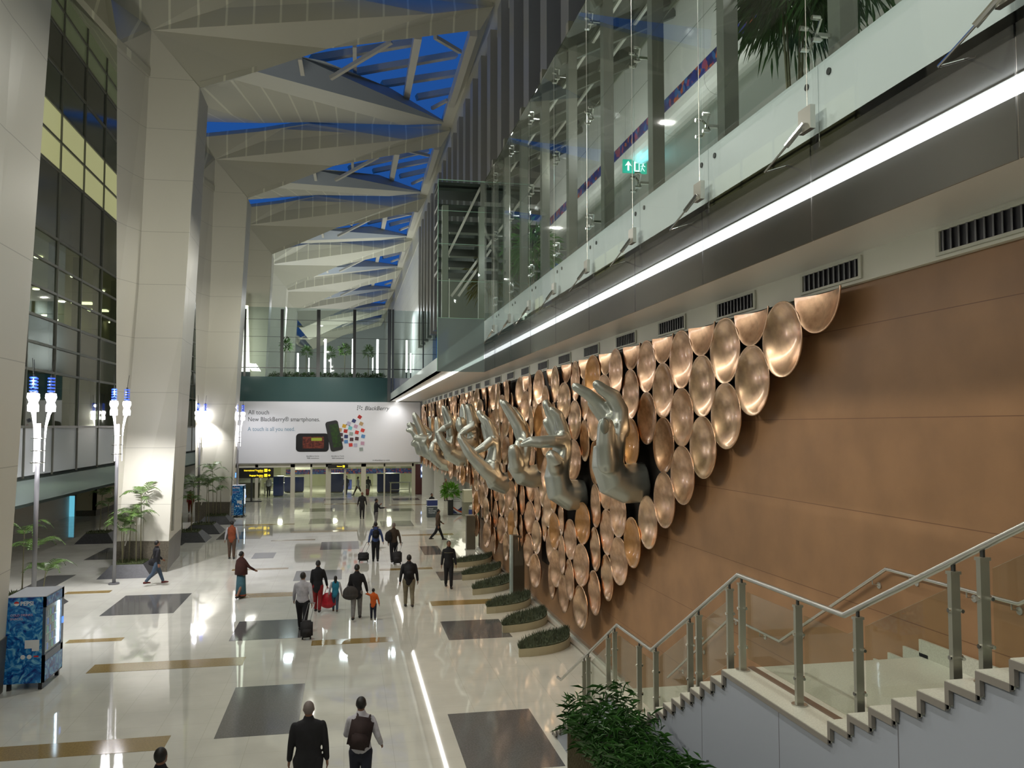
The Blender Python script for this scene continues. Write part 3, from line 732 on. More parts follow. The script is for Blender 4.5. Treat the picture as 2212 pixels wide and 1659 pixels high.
def hang_sign(p0, p1, q0, q1, dy, label, rows):
    a = E(p0, q1, dy); b = E(p1, q0, dy); w = b.x-a.x; h = b.z-a.z
    t = thing('direction_sign', (a.x, YE+dy, a.z), label, 'sign')
    MB().box((0, 0, 0), (w, .18, h)).build('box', M_sblk, t)
    n = len(rows)
    for i, (s, s2, arrow) in enumerate(rows):
        z = h*(1-(i+.62)/n)
        o = text_mesh('lettering', s, h/n*.40, M_yel, t, FACE, bold=.006); 
        xs = [v.co.x for v in o.data.vertices]; o.location = (w*.70-(max(xs)), -.01, z)
        if s2:
            o = text_mesh('lettering', s2, h/n*.26, M_yel, t, FACE, bold=.003); xs = [v.co.x for v in o.data.vertices]; o.location = (w*.70-max(xs), -.01, z-h/n*.25)
        q = h/n*.30; zc = h*(1-(i+.5)/n)
        MB().box((w*.73, -.012, zc-q), (w*.73+2*q, -.002, zc+q)).build('pictogram', M_yel, t)
        x = w*.73+2*q+.06
        if arrow: MB().box((x, -.012, zc-.05), (x+q*.9, -.002, zc+.05)).slab([(x+q*.7, -.012, zc-q*.8), (x+q*1.7, -.012, zc), (x+q*.7, -.012, zc+q*.8)], (0, .01, 0)).build('arrow', M_yel, t)
    return t
t = hang_sign(516, 591, 1010.5, 1033, -3.5, 'black direction sign with yellow lettering on a post left of the entrance', [('International Transfers', 'Domestic', True), ('Baggage Reclaim', 'Arrivals', True)])
MB().box((.9, .04, -t.location.z), (1.05, .14, 0)).box((.2, .04, -t.location.z), (1.75, .5, -t.location.z+.05)).build('post', M_dk, t)
t2 = hang_sign(708, 752, 1003.5, 1011.5, -.4, 'small black and yellow sign hanging at the middle of the entrance', [('Customs', '', False)])
MB().cyl((.3, .09, t2.location.z*0+.1), (.3, .09, ez-t2.location.z+.02), .02, 8).cyl((1.4, .09, .1), (1.4, .09, ez-t2.location.z+.02), .02, 8).build('hanger', M_dk, t2)
a = E(498, 1033, -3.2); b = E(513, 1020, -3.2)
o = thing('flight_screen', (a.x, YE-3.2, a.z), 'small blue flight information screen beside the direction sign', 'screen')
MB().box((0, 0, 0), (b.x-a.x, .1, b.z-a.z)).build('casing', M_dk, o); MB().box((.04, -.01, .04), (b.x-a.x-.04, 0, b.z-a.z-.04)).build('display', emis('blue_screen', (.15, .4, 1), 1.6), o)
MB().box((.25, .03, -a.z), (.33, .09, 0)).build('post', M_dk, o)
# dark red kiosk wall with lit disc
a = onZ(897, 1068); b = onZ(936, 1068); y = a.y; zt = onY(900, 1003, y).z
t = thing('kiosk_wall', (a.x, y, 0), 'dark red kiosk wall with a glowing round white sign', 'kiosk')
w = b.x-a.x
MB().box((0, 0, 0), (w, .5, min(zt, 2.9))).build('wall_panel', mat('dark_red', (.10, .022, .018), .4), t)
c = onY(919, 1013, y); MB().lathe([(.01, 0), (.36, 0), (.38, .06)], 28, c=(c.x-a.x, -.08, c.z), axis='Y').build('round_light', emis('round_sign', (.85, .93, 1), 7), t)
c2 = onY(919, 1028, y); MB().box((c2.x-a.x-.4, -.06, c2.z-.1), (c2.x-a.x+.4, 0, c2.z+.1)).build('name_plate', emis('plate_light', (.5, .65, 1), 1.8), t)
MB().box((c2.x-a.x-.45, -.02, c2.z-.2), (c2.x-a.x+.45, .0, c.z+.42)).build('sign_backing', mat('blue_grey_backing', (.12, .15, .28), .4), t)
a = onZ(940, 1075); o = MB().box((a.x, a.y, 0), (a.x+.75, a.y+1.0, 2.95)).build('wall_right', M_white); tag(o, kind='structure')
lamp('recess_light', 'AREA', (8.4, 62, 2.85), 90, (1, .97, .8), 1.5, 12)
lamp('recess_light', 'AREA', (8.4, 48, 2.85), 70, (1, .97, .8), 1.5, 10)
# ================================================================ staircase along the brown wall
XS = 4.0
def zs(slope, x=XS): return 6-slope*x/.981
YLn, YLf = onX(1790, 1595, XS).y, onX(1560, 1445, XS).y       # landing near / far
ZL = .5*(onX(1790, 1595, XS).z+onX(1560, 1445, XS).z)
RI, TR = .150, .285
stair = thing('staircase', (XS, YLf, 0), 'pale terrazzo staircase with two landings climbing along the brown wall', 'staircase')
SO = V((XS, YLf, 0)); XI = XW-.03
steps = []      # (y_near, y_far, z_top)
for i in range(1, 12): steps.append((YLn-TR*i, YLn-TR*(i-1), ZL+RI*i))
Ytop = YLn-TR*11; Ztop = ZL+RI*11
steps.append((YN+.2, Ytop, Ztop))
steps.append((YLn, YLf, ZL))
nd = 9
for i in range(1, nd+1): steps.append((YLf+TR*(i-1), YLf+TR*i, ZL-RI*i))
Y2n = YLf+TR*nd; Z2 = ZL-RI*(nd+1); Y2f = Y2n+1.6
steps.append((Y2n, Y2f, Z2))
nb = int(Z2/RI)
for i in range(1, nb+1): steps.append((Y2f+TR*(i-1), Y2f+TR*i, Z2-RI*i))
Yb = Y2f+TR*nb
def yz(y, z, x=0): return (x, y-SO.y, z)
steps.sort()
top = MB(); edge = MB(); prof = []
for (y0, y1, z) in steps:
    top.box((0, y0-SO.y, z-.045), (XI-XS, y1-SO.y, z))
    prof += [(y0, z), (y1, z)]
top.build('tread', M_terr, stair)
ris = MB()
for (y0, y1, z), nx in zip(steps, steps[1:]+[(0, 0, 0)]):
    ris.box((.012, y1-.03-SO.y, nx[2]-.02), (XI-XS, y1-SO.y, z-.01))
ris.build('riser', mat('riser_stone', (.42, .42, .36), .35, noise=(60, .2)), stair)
# edge trim following the sawtooth
for (y0, y1, z), nx in zip(steps, steps[1:]+[(0, 0, 0)]):
    edge.box((-.012, y0-SO.y, z-.055), (.02, y1-SO.y, z-.008)); (edge.box((-.012, y1-.04-SO.y, nx[2]-.008), (.02, y1-SO.y, z-.055)) if z-nx[2] > .08 else None)
edge.build('edge_trim', M_terr_e, stair)
side = MB()
for (y0, y1, z) in steps: side.box((.03, y0-SO.y, 0), (.12, y1-SO.y, z-.05))
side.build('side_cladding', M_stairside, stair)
und = MB()
for (y0, y1, z) in steps: und.box((.12, y0-SO.y, 0), (XI-XS, y1-SO.y, z-.05))
und.build('core', M_white, stair)
sk = MB()
for (y0, y1, z) in steps: sk.box((XI-XS-.03, y0-.1-SO.y, z), (XI-XS+.0, y1+.05-SO.y, z+.19))
sk.build('wall_skirting', mat('skirting_stone', (.48, .49, .42), .3, noise=(60, .18)), stair)
MB().box((.30, YLn-SO.y, ZL), (.37, YLf-SO.y, ZL+.012)).build('floor_channel', mat('brown_channel', (.16, .11, .08), .4), stair)
# rail on the open side
XRL = 4.2; HR = 1.0
pts = [(YN+.5, Ztop+HR), (Ytop-.1, Ztop+HR), (YLn+.05, ZL+HR), (YLf+.0, ZL+HR), (Y2n+.1, Z2+HR), (Y2f, Z2+HR), (Yb+.1, HR), (Yb+.35, HR-.02)]
def railz(y):
    for (a, za), (b, zb) in zip(pts, pts[1:]):
        if a <= y <= b: return za+(zb-za)*(y-a)/(b-a)
    return pts[-1][1]
def stepz(y):
    for y0, y1, z in steps:
        if y0 <= y <= y1: return z
    return 0
rl = thing('stair_railing', (XRL, YLf, 0), 'steel handrail with square posts and glass panels on the open side of the staircase', 'railing')
RO = V((XRL, YLf, 0))
mb = MB(); mb.smooth = True; mb.tube([V((XRL, y, z))-RO for y, z in pts], .026, 12); mb.build('handrail', M_inox, rl)
posts = []
for px, py in ((2125, 1300), (2062, 1340), (1855, 1430), (1725, 1420), (1603, 1350), (1577, 1370), (1510, 1420), (1491, 1430), (1417, 1460), (1381, 1450), (1328, 1420), (1314, 1430), (1271, 1460), (1262, 1470)):
    posts.append(onX(px, py, XRL).y)
posts += [posts[0]-1.2, posts[0]-2.4]
posts.sort()
fl = {round(onX(1603, 1350, XRL).y, 3), round(onX(1725, 1420, XRL).y, 3)}
for y in posts:
    z0 = stepz(y); z1 = railz(y)-.09
    o = MB().box((-.035, y-.02-RO.y, z0), (.035, y+.02-RO.y, z1)).box((-.042, y-.028-RO.y, z1), (.042, y+.028-RO.y, z1+.022)).build('post', mat('satin_steel', (.46, .46, .39), .35, metal=.75), rl)
    MB().beam(V((0, y-RO.y, z1)), V((0, y-RO.y, z1+.075)), .016, .03).build('saddle', M_dk, rl)
    f = MB()
    for zz_ in (z0+.25, z1-.25): f.cyl((-.05, y-RO.y, zz_), (.055, y-RO.y, zz_), .016, 10)
    for zz_ in (z0+.25, z1-.25): f.cyl((.03, y-.05-RO.y, zz_), (.03, y+.05-RO.y, zz_), .014, 8)
    f.build('glass_clamp', M_chrome, rl)
    MB().cyl((0, y-RO.y, z0), (0, y-RO.y, z0+.012), .075, 16).build('base_flange', M_inox, rl)
for a, b in zip(posts, posts[1:]):
    if b-a < .3: continue
    a += .05; b -= .05
    ks = [y for y, z in pts if a < y < b]
    top_ = [(y, railz(y)-.16) for y in [a]+ks+[b]]
    la, lb = (top_[0][1]-.74), (top_[-1][1]-.74)
    bot = [(y, railz(y)-.16-.80+.10) for y in reversed([a]+ks+[b])]
    MB().slab([V((.03, y-RO.y, z)) for y, z in top_+bot], (.012, 0, 0)).build('glass_panel', G_rail, rl)
# wall handrail
wr = thing('wall_handrail', (XW-.1, YLf, 0), 'slim steel handrail on brackets along the brown wall above the stairs', 'handrail')
WO = V((XW-.1, YLf, 0)); hw = .9
dl = .55
wp = [(-1, Ztop+hw), (Ytop+dl, Ztop+hw), (YLn+dl, ZL+hw), (YLf+dl, ZL+hw), (Y2n+dl, Z2+hw), (Y2f+dl, Z2+hw), (Yb, hw+.05)]
mb = MB(); mb.tube([V((XW-.1, y, z))-WO for y, z in wp], .022, 12); mb.build('handrail', M_inox, wr, smooth=True)
def wz(y):
    for (a, za), (b, zb) in zip(wp, wp[1:]):
        if a <= y <= b: return za+(zb-za)*(y-a)/(b-a)
for y in (2.2, 3.6, 5.0, 6.2, 7.1, 7.7, 8.6, 9.3, 10.2, 11.1, 12.2, 13.2, 14.5, 15.5):
    z = wz(y)
    m_ = MB(); m_.tube([V((0, y, z-.02))-V((0, WO.y, 0)), V((0, y, z-.07))-V((0, WO.y, 0)), V((.095, y, z-.09))-V((0, WO.y, 0))], .009, 8, dome=False)
    m_.cyl((.085, y-WO.y, z-.09), (.1, y-WO.y, z-.09), .04, 14); m_.build('bracket', M_inox, wr)
# ================================================================ copper discs
rd = random.Random(11)
def disc_mat(name, c, c2, rough):
    m = mat(name, c, rough, 1.0, noise=(7, .4, c2), coat=.6, cr=.04); return m
M_d = [disc_mat('copper_a', (.88, .58, .36), (.62, .36, .22), .33), disc_mat('copper_b', (.90, .62, .38), (.70, .44, .28), .28),
       disc_mat('copper_c', (.66, .34, .13), (.55, .27, .09), .36)]
RD = .545; DEP = .17
def bowl(half=False):
    mb = MB(); n = 40; rings = 9
    R = (RD*RD+DEP*DEP)/(2*DEP)
    def prof(t, off):     # concave towards -X
        r = RD*t; return r, off+(math.sqrt(max(R*R-r*r, 0))-(R-DEP))
    pr = [prof(i/rings, 0) for i in range(rings+1)]
    ang = [2*PI*j/n for j in range(n)] if not half else [PI+PI*j/n for j in range(n+1)]
    k = len(ang); vs = []; fs = []
    def ring(r, x): 
        for a in ang: vs.append((x, r*math.cos(a), r*math.sin(a)))
    for r, x in pr: ring(max(r, .002), x)
    ring(RD+.012, .0); ring(RD+.012, .02)
    for r, x in reversed(pr): ring(max(r, .002), x+.02)
    m = len(vs)//k
    for i in range(m-1):
        for j in range(k if not half else k-1): fs.append((i*k+j, i*k+(j+1) % k, (i+1)*k+(j+1) % k, (i+1)*k+j))
    mb.add(vs, fs); return mb
base_d = {}
def disc(key, half, loc, rz, lab):
    kk = (key, half)
    if kk not in base_d:
        o = bowl(half).build('copper_disc', M_d[key], smooth=True); base_d[kk] = o.data
    else:
        o = bpy.data.objects.new('copper_disc', base_d[kk]); col.objects.link(o)
    o.location = loc; o.rotation_euler = (rd.uniform(-.0, .0), 0, rz)
    if not half: o.rotation_euler = (0, rz*.2, rz)
    return tag(o, lab, 'disc', 'copper discs of the wall sculpture')
yd0 = onX(1770, 650, 6.25).y; yd1 = onX(1401, 900, 6.25).y
PY = (yd1-yd0)/7.0
PZ = 1.092
cnt = 0; rest = MB()
slots = []
HB = [(q.y, q.z) for q in (onX(a_, b_, 6.35) for a_, b_ in ((1392, 1040), (1262, 1066), (1175, 1022), (1112, 1042), (1012, 985), (1052, 1000), (1030, 960), (965, 985), (950, 975), (940, 985), (975, 1002)))]
for j in range(0, 66):
    y = yd0+PY*j
    if y > YD-.5: break
    B = (j % 2 == 0); z0 = 7.82 if B else 7.275
    if j <= 12: n = j//2+1 if B else (j+1)//2
    elif y < YO+.3: n = 7 if B else 6
    else: n = 5 if B else 4
    for r in range(n):
        z = z0-PZ*r
        if j > 14 and j < 32 and r == n-1 and rd.random() < .3: continue
        if 14 < j < 32 and rd.random() < .02: continue
        if any(abs(y-hy) < .62 and abs(z-hz) < .72 for hy, hz in HB): continue
        slots.append((j, r, y, z, B and r == 0))
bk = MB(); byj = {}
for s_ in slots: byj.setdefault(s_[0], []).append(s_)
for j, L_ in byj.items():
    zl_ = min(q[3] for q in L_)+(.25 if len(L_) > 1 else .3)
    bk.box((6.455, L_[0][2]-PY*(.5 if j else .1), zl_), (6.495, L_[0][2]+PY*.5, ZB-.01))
struct('wall_right', bk, mat('gap_shade', (.018, .014, .011), .6))  # near-black sheet puts the shade between the discs into colour
slots.sort(key=lambda s: s[2])
for i, (j, r, y, z, half) in enumerate(slots):
    wob = 0 if j < 8 else min(1, (j-7)/6)
    yaw = wob*math.radians(7)*math.sin(j*1.9+r*.8)
    xo = 6.2-wob*.09*(1+math.sin(j*.85+r*.6))
    key = 2 if (j, r) in ((8, 2), (8, 3), (8, 4), (12, 3), (12, 4), (15, 3)) or (j > 10 and rd.random() < .08) else rd.choice((0, 0, 1))
    if half: yaw = 0; xo = 6.2
    if cnt < 300:
        lab = ('burnished copper half disc cut by the soffit, %s column from the stairs end' % ordw(j+1)) if half else ('%s copper bowl, %s down in the %s column from the stairs end' % ('amber' if key == 2 else 'rosy', ordw(r+1), ordw(j+1)))
        disc(key, half, (xo, y, z), yaw, lab); cnt += 1
    else:
        b = bowl(half); M3 = Matrix.Translation((xo, y, z)) @ Matrix.Rotation(yaw, 4, 'Z')
        rest.add([M3 @ V(v) for v in b.v], b.f)
if rest.v:
    tag(rest.build('far_copper_discs', M_d[0], smooth=True), 'far remainder of the copper discs, tiny beside the billboard', 'disc', kind='stuff')
# ================================================================ giant hands
M_hand = mat('hand_metal', (.52, .55, .50), .34, metal=.85, noise=(1.3, .2))
def remesh(o, vox, sm=3, dec=0):
    m = o.modifiers.new('union', 'REMESH'); m.mode = 'VOXEL'; m.voxel_size = vox; m.use_smooth_shade = True
    if sm: s = o.modifiers.new('soft', 'SMOOTH'); s.factor = .5; s.iterations = sm
def hand(px_base, y_base_px, arm, palm, fingers, nails, label, xb=6.35, vox=.035, forearm_r=.40):
    """arm: pixels+X of the forearm/palm spine, drawn at given world X; fingers: list of (points, radii)"""
    b = onX(px_base, y_base_px, xb)
    t = thing('hand_sculpture', (b.x, b.y, b.z), label, 'sculpture', 'giant metal hands')
    O = V((b.x, b.y, b.z))
    yb = b.y
    def P(px, py, dy=0): return onY(px, py, yb+dy)-O
    mb = MB()
    ap = [P(*a[:2], *(a[2:3])) for a in arm[0]]
    ap[0] = V((-.0, ap[0].y, ap[0].z)) 
    mb.tube(ap, arm[1], 20, lat=(0, 1, 0), dome=False)
    if palm: mb.tube([P(*a[:2], *(a[2:3])) for a in palm[0]], palm[1], 20, lat=(0, 1, 0))
    for f in fingers: mb.tube([P(*a[:2], *(a[2:3])) for a in f[0]], f[1], 14)
    o = mb.build('hand', M_hand, t); remesh(o, vox, 4)
    for c, r, tilt in nails:
        q = P(*c); MB().ell(q, r, 16, 8, Matrix.Rotation(tilt, 3, 'Y')).build('fingernail', mat('nail_metal', (.30, .34, .31), .3, metal=.8), t, smooth=True)
    return t
# first (nearest) hand
hand(1392, 1040, ([(1392, 1042), (1352, 1044), (1325, 1036), (1313, 1005), (1315, 965)], [(.40, .44), (.42, .44), (.46, .40), (.46, .34), (.46, .32)]),
     ([(1316, 1000), (1322, 950), (1328, 915)], [(.46, .30), (.50, .27), (.48, .22)]),
     [([(1313, 1000, -.42), (1309, 960, -.50), (1309, 920, -.52)], [.24, .21, .185]),                              # thumb, towards the viewer
      ([(1338, 930, -.25), (1341, 885, -.28), (1326, 855, -.3), (1303, 842, -.3), (1290, 831, -.3)], [.20, .17, .155, .13, .11]),
      ([(1342, 930, .05), (1338, 880, .05), (1318, 853, .05), (1296, 838, .05)], [.20, .165, .15, .12]),
      ([(1335, 930, .3), (1312, 893, .3), (1290, 868, .35), (1268, 850, .35), (1244, 836, .35)], [.19, .165, .15, .13, .105]),
      ([(1328, 935, .5), (1303, 900, .55), (1280, 872, .6)], [.17, .15, .12])],
     [((1306, 920, -.70), (.10, .03, .17), 0)], 'largest and nearest silver hand, thumb up with two fingers bent back towards the left')
# second
hand(1262, 1066, ([(1262, 1068), (1230, 1070), (1209, 1060), (1203, 1030), (1207, 1000)], [(.42, .42), (.42, .42), (.45, .38), (.46, .34), (.46, .30)]),
     ([(1207, 1010), (1214, 975), (1214, 950)], [(.46, .30), (.44, .25), (.42, .22)]),
     [([(1200, 1010, -.4), (1196, 992, -.55), (1205, 998, -.62), (1192, 985, -.6)], [.22, .2, .18, .17]),
      ([(1214, 955, -.3), (1195, 953, -.4), (1165, 955, -.4), (1145, 954, -.4), (1129, 960, -.4)], [.19, .175, .165, .14, .08]),
      ([(1221, 960, 0), (1216, 925, 0), (1205, 895, 0), (1193, 886, 0)], [.2, .17, .145, .11]),
      ([(1217, 955, .25), (1203, 915, .3), (1188, 890, .3), (1180, 872, .3)], [.19, .17, .15, .12]),
      ([(1207, 950, .45), (1191, 928, .5), (1181, 912, .5)], [.16, .15, .12])], [], 'second nearest silver hand with its first finger stretched out flat to the left')
# third
hand(1175, 1022, ([(1175, 1022), (1152, 1030), (1130, 1026), (1117, 1008), (1120, 985)], [(.36, .36), (.40, .38), (.44, .36), (.44, .32), (.42, .28)]),
     ([(1125, 1005), (1135, 965), (1132, 940)], [(.40, .26), (.38, .2), (.3, .17)]),
     [([(1117, 1005, -.35), (1112, 985, -.45), (1110, 972, -.5)], [.26, .23, .19]),
      ([(1133, 950, 0), (1122, 920, 0), (1105, 892, 0), (1090, 872, 0)], [.24, .19, .155, .12]),
      ([(1128, 950, .3), (1114, 915, .35), (1096, 885, .4), (1084, 868, .4)], [.2, .17, .14, .1]),
      ([(1136, 950, -.1), (1126, 905, .6), (1110, 884, .7)], [.18, .13, .1]),
      ([(1122, 975, -.2), (1121, 960, -.2)], [.2, .16])], [], 'silver hand with fingertips drawn together upwards and a stout thumb, third from the stairs end')
# fourth: pinching
hand(1112, 1042, ([(1112, 1040), (1090, 1044), (1070, 1038), (1062, 1018), (1064, 995)], [(.42, .42), (.46, .42), (.56, .40), (.62, .34), (.58, .28)]),
     ([(1064, 1005), (1068, 975), (1068, 955)], [(.52, .3), (.44, .24), (.4, .2)]),
     [([(1068, 1030, -.3), (1045, 1012, -.4), (1023, 990, -.4), (1010, 972, -.4), (994, 947, -.4)], [.34, .27, .22, .2, .13]),
      ([(1070, 965, -.2), (1060, 952, -.3), (1045, 966, -.4), (1026, 976, -.4)], [.2, .19, .17, .1]),
      ([(1070, 960, .1), (1062, 930, .1), (1052, 908, .1), (1046, 903, .1)], [.24, .19, .15, .12]),
      ([(1066, 960, .35), (1057, 925, .4), (1045, 905, .4), (1036, 893, .4)], [.22, .19, .17, .14]),
      ([(1060, 965, .6), (1052, 940, .7), (1046, 920, .7)], [.2, .17, .14])], [], 'silver hand joining thumb and first finger in a ring, fourth from the stairs end')
# fifth: pinch behind with tall fingers
hand(1012, 985, ([(1012, 986), (992, 986), (974, 978), (968, 962)], [(.6, .5), (.6, .52), (.7, .46), (.66, .36)]),
     ([(970, 970), (975, 945), (976, 930)], [(.6, .34), (.5, .26), (.44, .22)]),
     [([(972, 975, -.4), (960, 962, -.5), (952, 950, -.5), (946, 936, -.5)], [.34, .27, .24, .16]),
      ([(974, 938, -.3), (972, 918, -.4), (960, 925, -.5), (948, 931, -.5)], [.2, .2, .18, .08]),
      ([(978, 935, 0), (974, 908, 0), (965, 889, 0), (961, 882, 0)], [.28, .21, .17, .13]),
      ([(974, 935, .4), (966, 908, .5), (960, 888, .5), (958, 880, .5)], [.26, .2, .16, .12])], [], 'silver hand with tall upright fingers above a pinched ring, fifth from the stairs end')
# sixth: broad flat hand with rosette, beside a pinching one
t6 = hand(1052, 1000, ([(1052, 990), (1035, 985), (1022, 970), (1020, 950)], [(.5, .45), (.5, .45), (.5, .36), (.46, .3)]),
     ([(1020, 955), (1022, 935), (1020, 920)], [(.46, .3), (.42, .24), (.36, .2)]),
     [([(1022, 925, 0), (1018, 900, 0), (1012, 880, 0)], [.28, .23, .18]), ([(1026, 925, .3), (1026, 900, .4), (1016, 878, .4)], [.24, .2, .14]),
      ([(1020, 930, -.3), (1023, 918, -.4), (1006, 930, -.4), (992, 939, -.4)], [.22, .21, .19, .08]),
      ([(1018, 955, -.4), (1005, 955, -.5), (994, 944, -.5)], [.24, .2, .14]), ([(1030, 940, .6), (1032, 915, .7), (1030, 895, .7)], [.2, .17, .13])], [], 'silver hand with one long upright finger and a horizontal finger beside the flat oval palm')
hand(1030, 960, ([(1030, 962), (1015, 960), (1003, 948), (1001, 930)], [(.4, .3), (.45, .3), (.6, .24), (.6, .2)]),
     ([(1001, 935), (1001, 905), (1000, 885), (1000, 876)], [(.62, .2), (.80, .17), (.62, .14), (.36, .1)]),
     [([(999, 925, -.6), (994, 916, -.7), (994, 908, -.7)], [.3, .25, .2]), ([(1003, 912, -.5), (1006, 902, -.55)], [.22, .16])],
     [((1000, 893, -.02), (.06, .34, .24), 0)], 'flat oval silver palm with a raised rosette standing in the middle of the hands')
# far cluster
far = [((965, 985), [(940, 985), (922, 975), (915, 955)], [[(915, 955, -.4), (922, 948, -.4), (900, 946, -.4)], [(918, 955, 0), (908, 925, 0), (898, 902, 0), (895, 896, 0)], [(918, 955, .4), (912, 930, .4), (903, 915, .5)]], 'silver hand with one finger pointing up, seventh from the stairs end'),
       ((950, 975), [(930, 978), (908, 972), (902, 955)], [[(902, 960, -.3), (897, 948, -.3), (894, 958, -.3)], [(904, 955, 0), (898, 940, 0), (890, 930, 0), (882, 929, 0)], [(906, 955, .3), (896, 930, .4), (885, 918, .4)], [(908, 950, .6), (903, 930, .6), (898, 915, .6)]], 'silver hand with fingers bent to the left, farthest but one before the billboard'),
       ((940, 985), [(935, 985), (920, 978), (916, 960)], [[(920, 955, -.6), (940, 938, -.6), (925, 930, -.6), (908, 918, -.6)], [(922, 950, .2), (935, 930, .3), (932, 910, .3), (929, 903, .3)], [(918, 952, -.3), (914, 938, -.3), (900, 922, -.3)]], 'silver hand tangled among others close to the billboard, farthest of all'),
       ((975, 1002), [(955, 1000), (942, 990), (940, 972)], [[(942, 985, -.4), (934, 972, -.5), (936, 962, -.5)], [(943, 970, 0), (938, 958, 0), (947, 952, 0)], [(946, 970, .3), (948, 940, .3), (946, 915, .3), (944, 905, .3)], [(948, 975, .6), (955, 950, .7), (952, 930, .7)]], 'low silver hand with a curled thumb below the pinching hands, eighth from the stairs end')]
for (bx_, by_), spine, fg, lab in far:
    hand(bx_, by_, ([(bx_, by_)]+spine, [(.5, .5)]+[(.62, .42), (.7, .4), (.62, .32)][:len(spine)]), None,
         [(f, [.30, .26, .22, .17][:len(f)]) for f in fg], [], lab, vox=.05)
# ================================================================ lamps, machines, planters, kiosks
M_post = mat('lamp_post_grey', (.22, .22, .23), .35, metal=.5)
M_shade = emis('lamp_shade_glow', (1, .97, 1), 16)
M_arm = mat('lamp_arm', (.8, .8, .8), .3, emit=(1, .98, 1), es=2.2)
M_bl = mat('blue_fin', (.02, .05, .5), .2, emit=(.05, .15, 1), es=.9)
def lamp_post():
    t = thing('lamp_post', (0, 0, 0), '', 'street lamp', 'branched lamp posts')
    MB().cyl((0, 0, 0), (0, 0, 6.1), .065, 14).build('pole', M_post, t, smooth=True)
    MB().cyl((0, 0, 0), (0, 0, .05), .2, 20).build('base_plate', M_post, t)
    for i in range(3):
        a = math.radians(15+120*i); c, s = math.cos(a), math.sin(a)
        q = [(c*r, s*r, z) for r, z in ((.17, 4.7), (.17, 5.6), (.19, 6.0), (.25, 6.35), (.3, 6.5))]
        MB().tube(q, [.016, .018, .03, .05, .06], 8).build('arm', M_arm, t, smooth=True)
        sh_ = MB().lathe([(.02, 6.44), (.13, 6.45), (.135, 6.62), (.10, 6.72), (.155, 6.86), (.14, 6.98), (.02, 7.0)], 18, c=(c*.3, s*.3, 0)).build('shade', M_shade, t, smooth=True)
        f = MB()
        for k in range(5): f.lathe([(.02, 7.03+k*.095), (.10, 7.03+k*.095), (.10, 7.07+k*.095), (.02, 7.07+k*.095)], 16, c=(c*.3, s*.3, 0))
        f.build('blue_fins', M_bl, sh_)
        MB().cyl((c*.3, s*.3, 7.0), (c*.3, s*.3, 7.52), .035, 8).build('core', M_dk, sh_)
        MB().cyl((c*.3, s*.3, 7.5), (c*.36, s*.36, 8.0), .009, 6).build('spike', M_dk, t)
    for z in (4.95, 5.3, 5.66):
        MB().tube([(math.cos(PI*i/8)*.19, math.sin(PI*i/8)*.19, z) for i in range(17)], .016, 6, dome=False).build('ring', M_chrome, t)
    return t
lp = lamp_post(); first = True
for (px, py, lab) in ((70, 1369, 'branched white lamp post beside the near blue vending machine'), (246, 1262, 'branched white lamp post in front of the nearest palm planter'),
                      (428, 1127, 'branched white lamp post among the far clump of palms'), (511, 1116, 'branched white lamp post before the far blue vending machine')):
    q = lp if first else dup(lp); first = False
    q.location = onZ(px, py); q['label'] = lab
    lamp('lamp_post_light', 'SPOT', q.location+V((.35, -.25, 6.3)), 550 if px in (428, 511) else 1500, (1, .97, 1), .12, spot=2.3, blend=.85, target=q.location+V((.1, 1.7, 0)))
    lamp('lamp_post_light', 'POINT', q.location+V((.0, -.5, 7.3)), 12 if px in (428, 511) else 40, (1, .97, 1), .1)

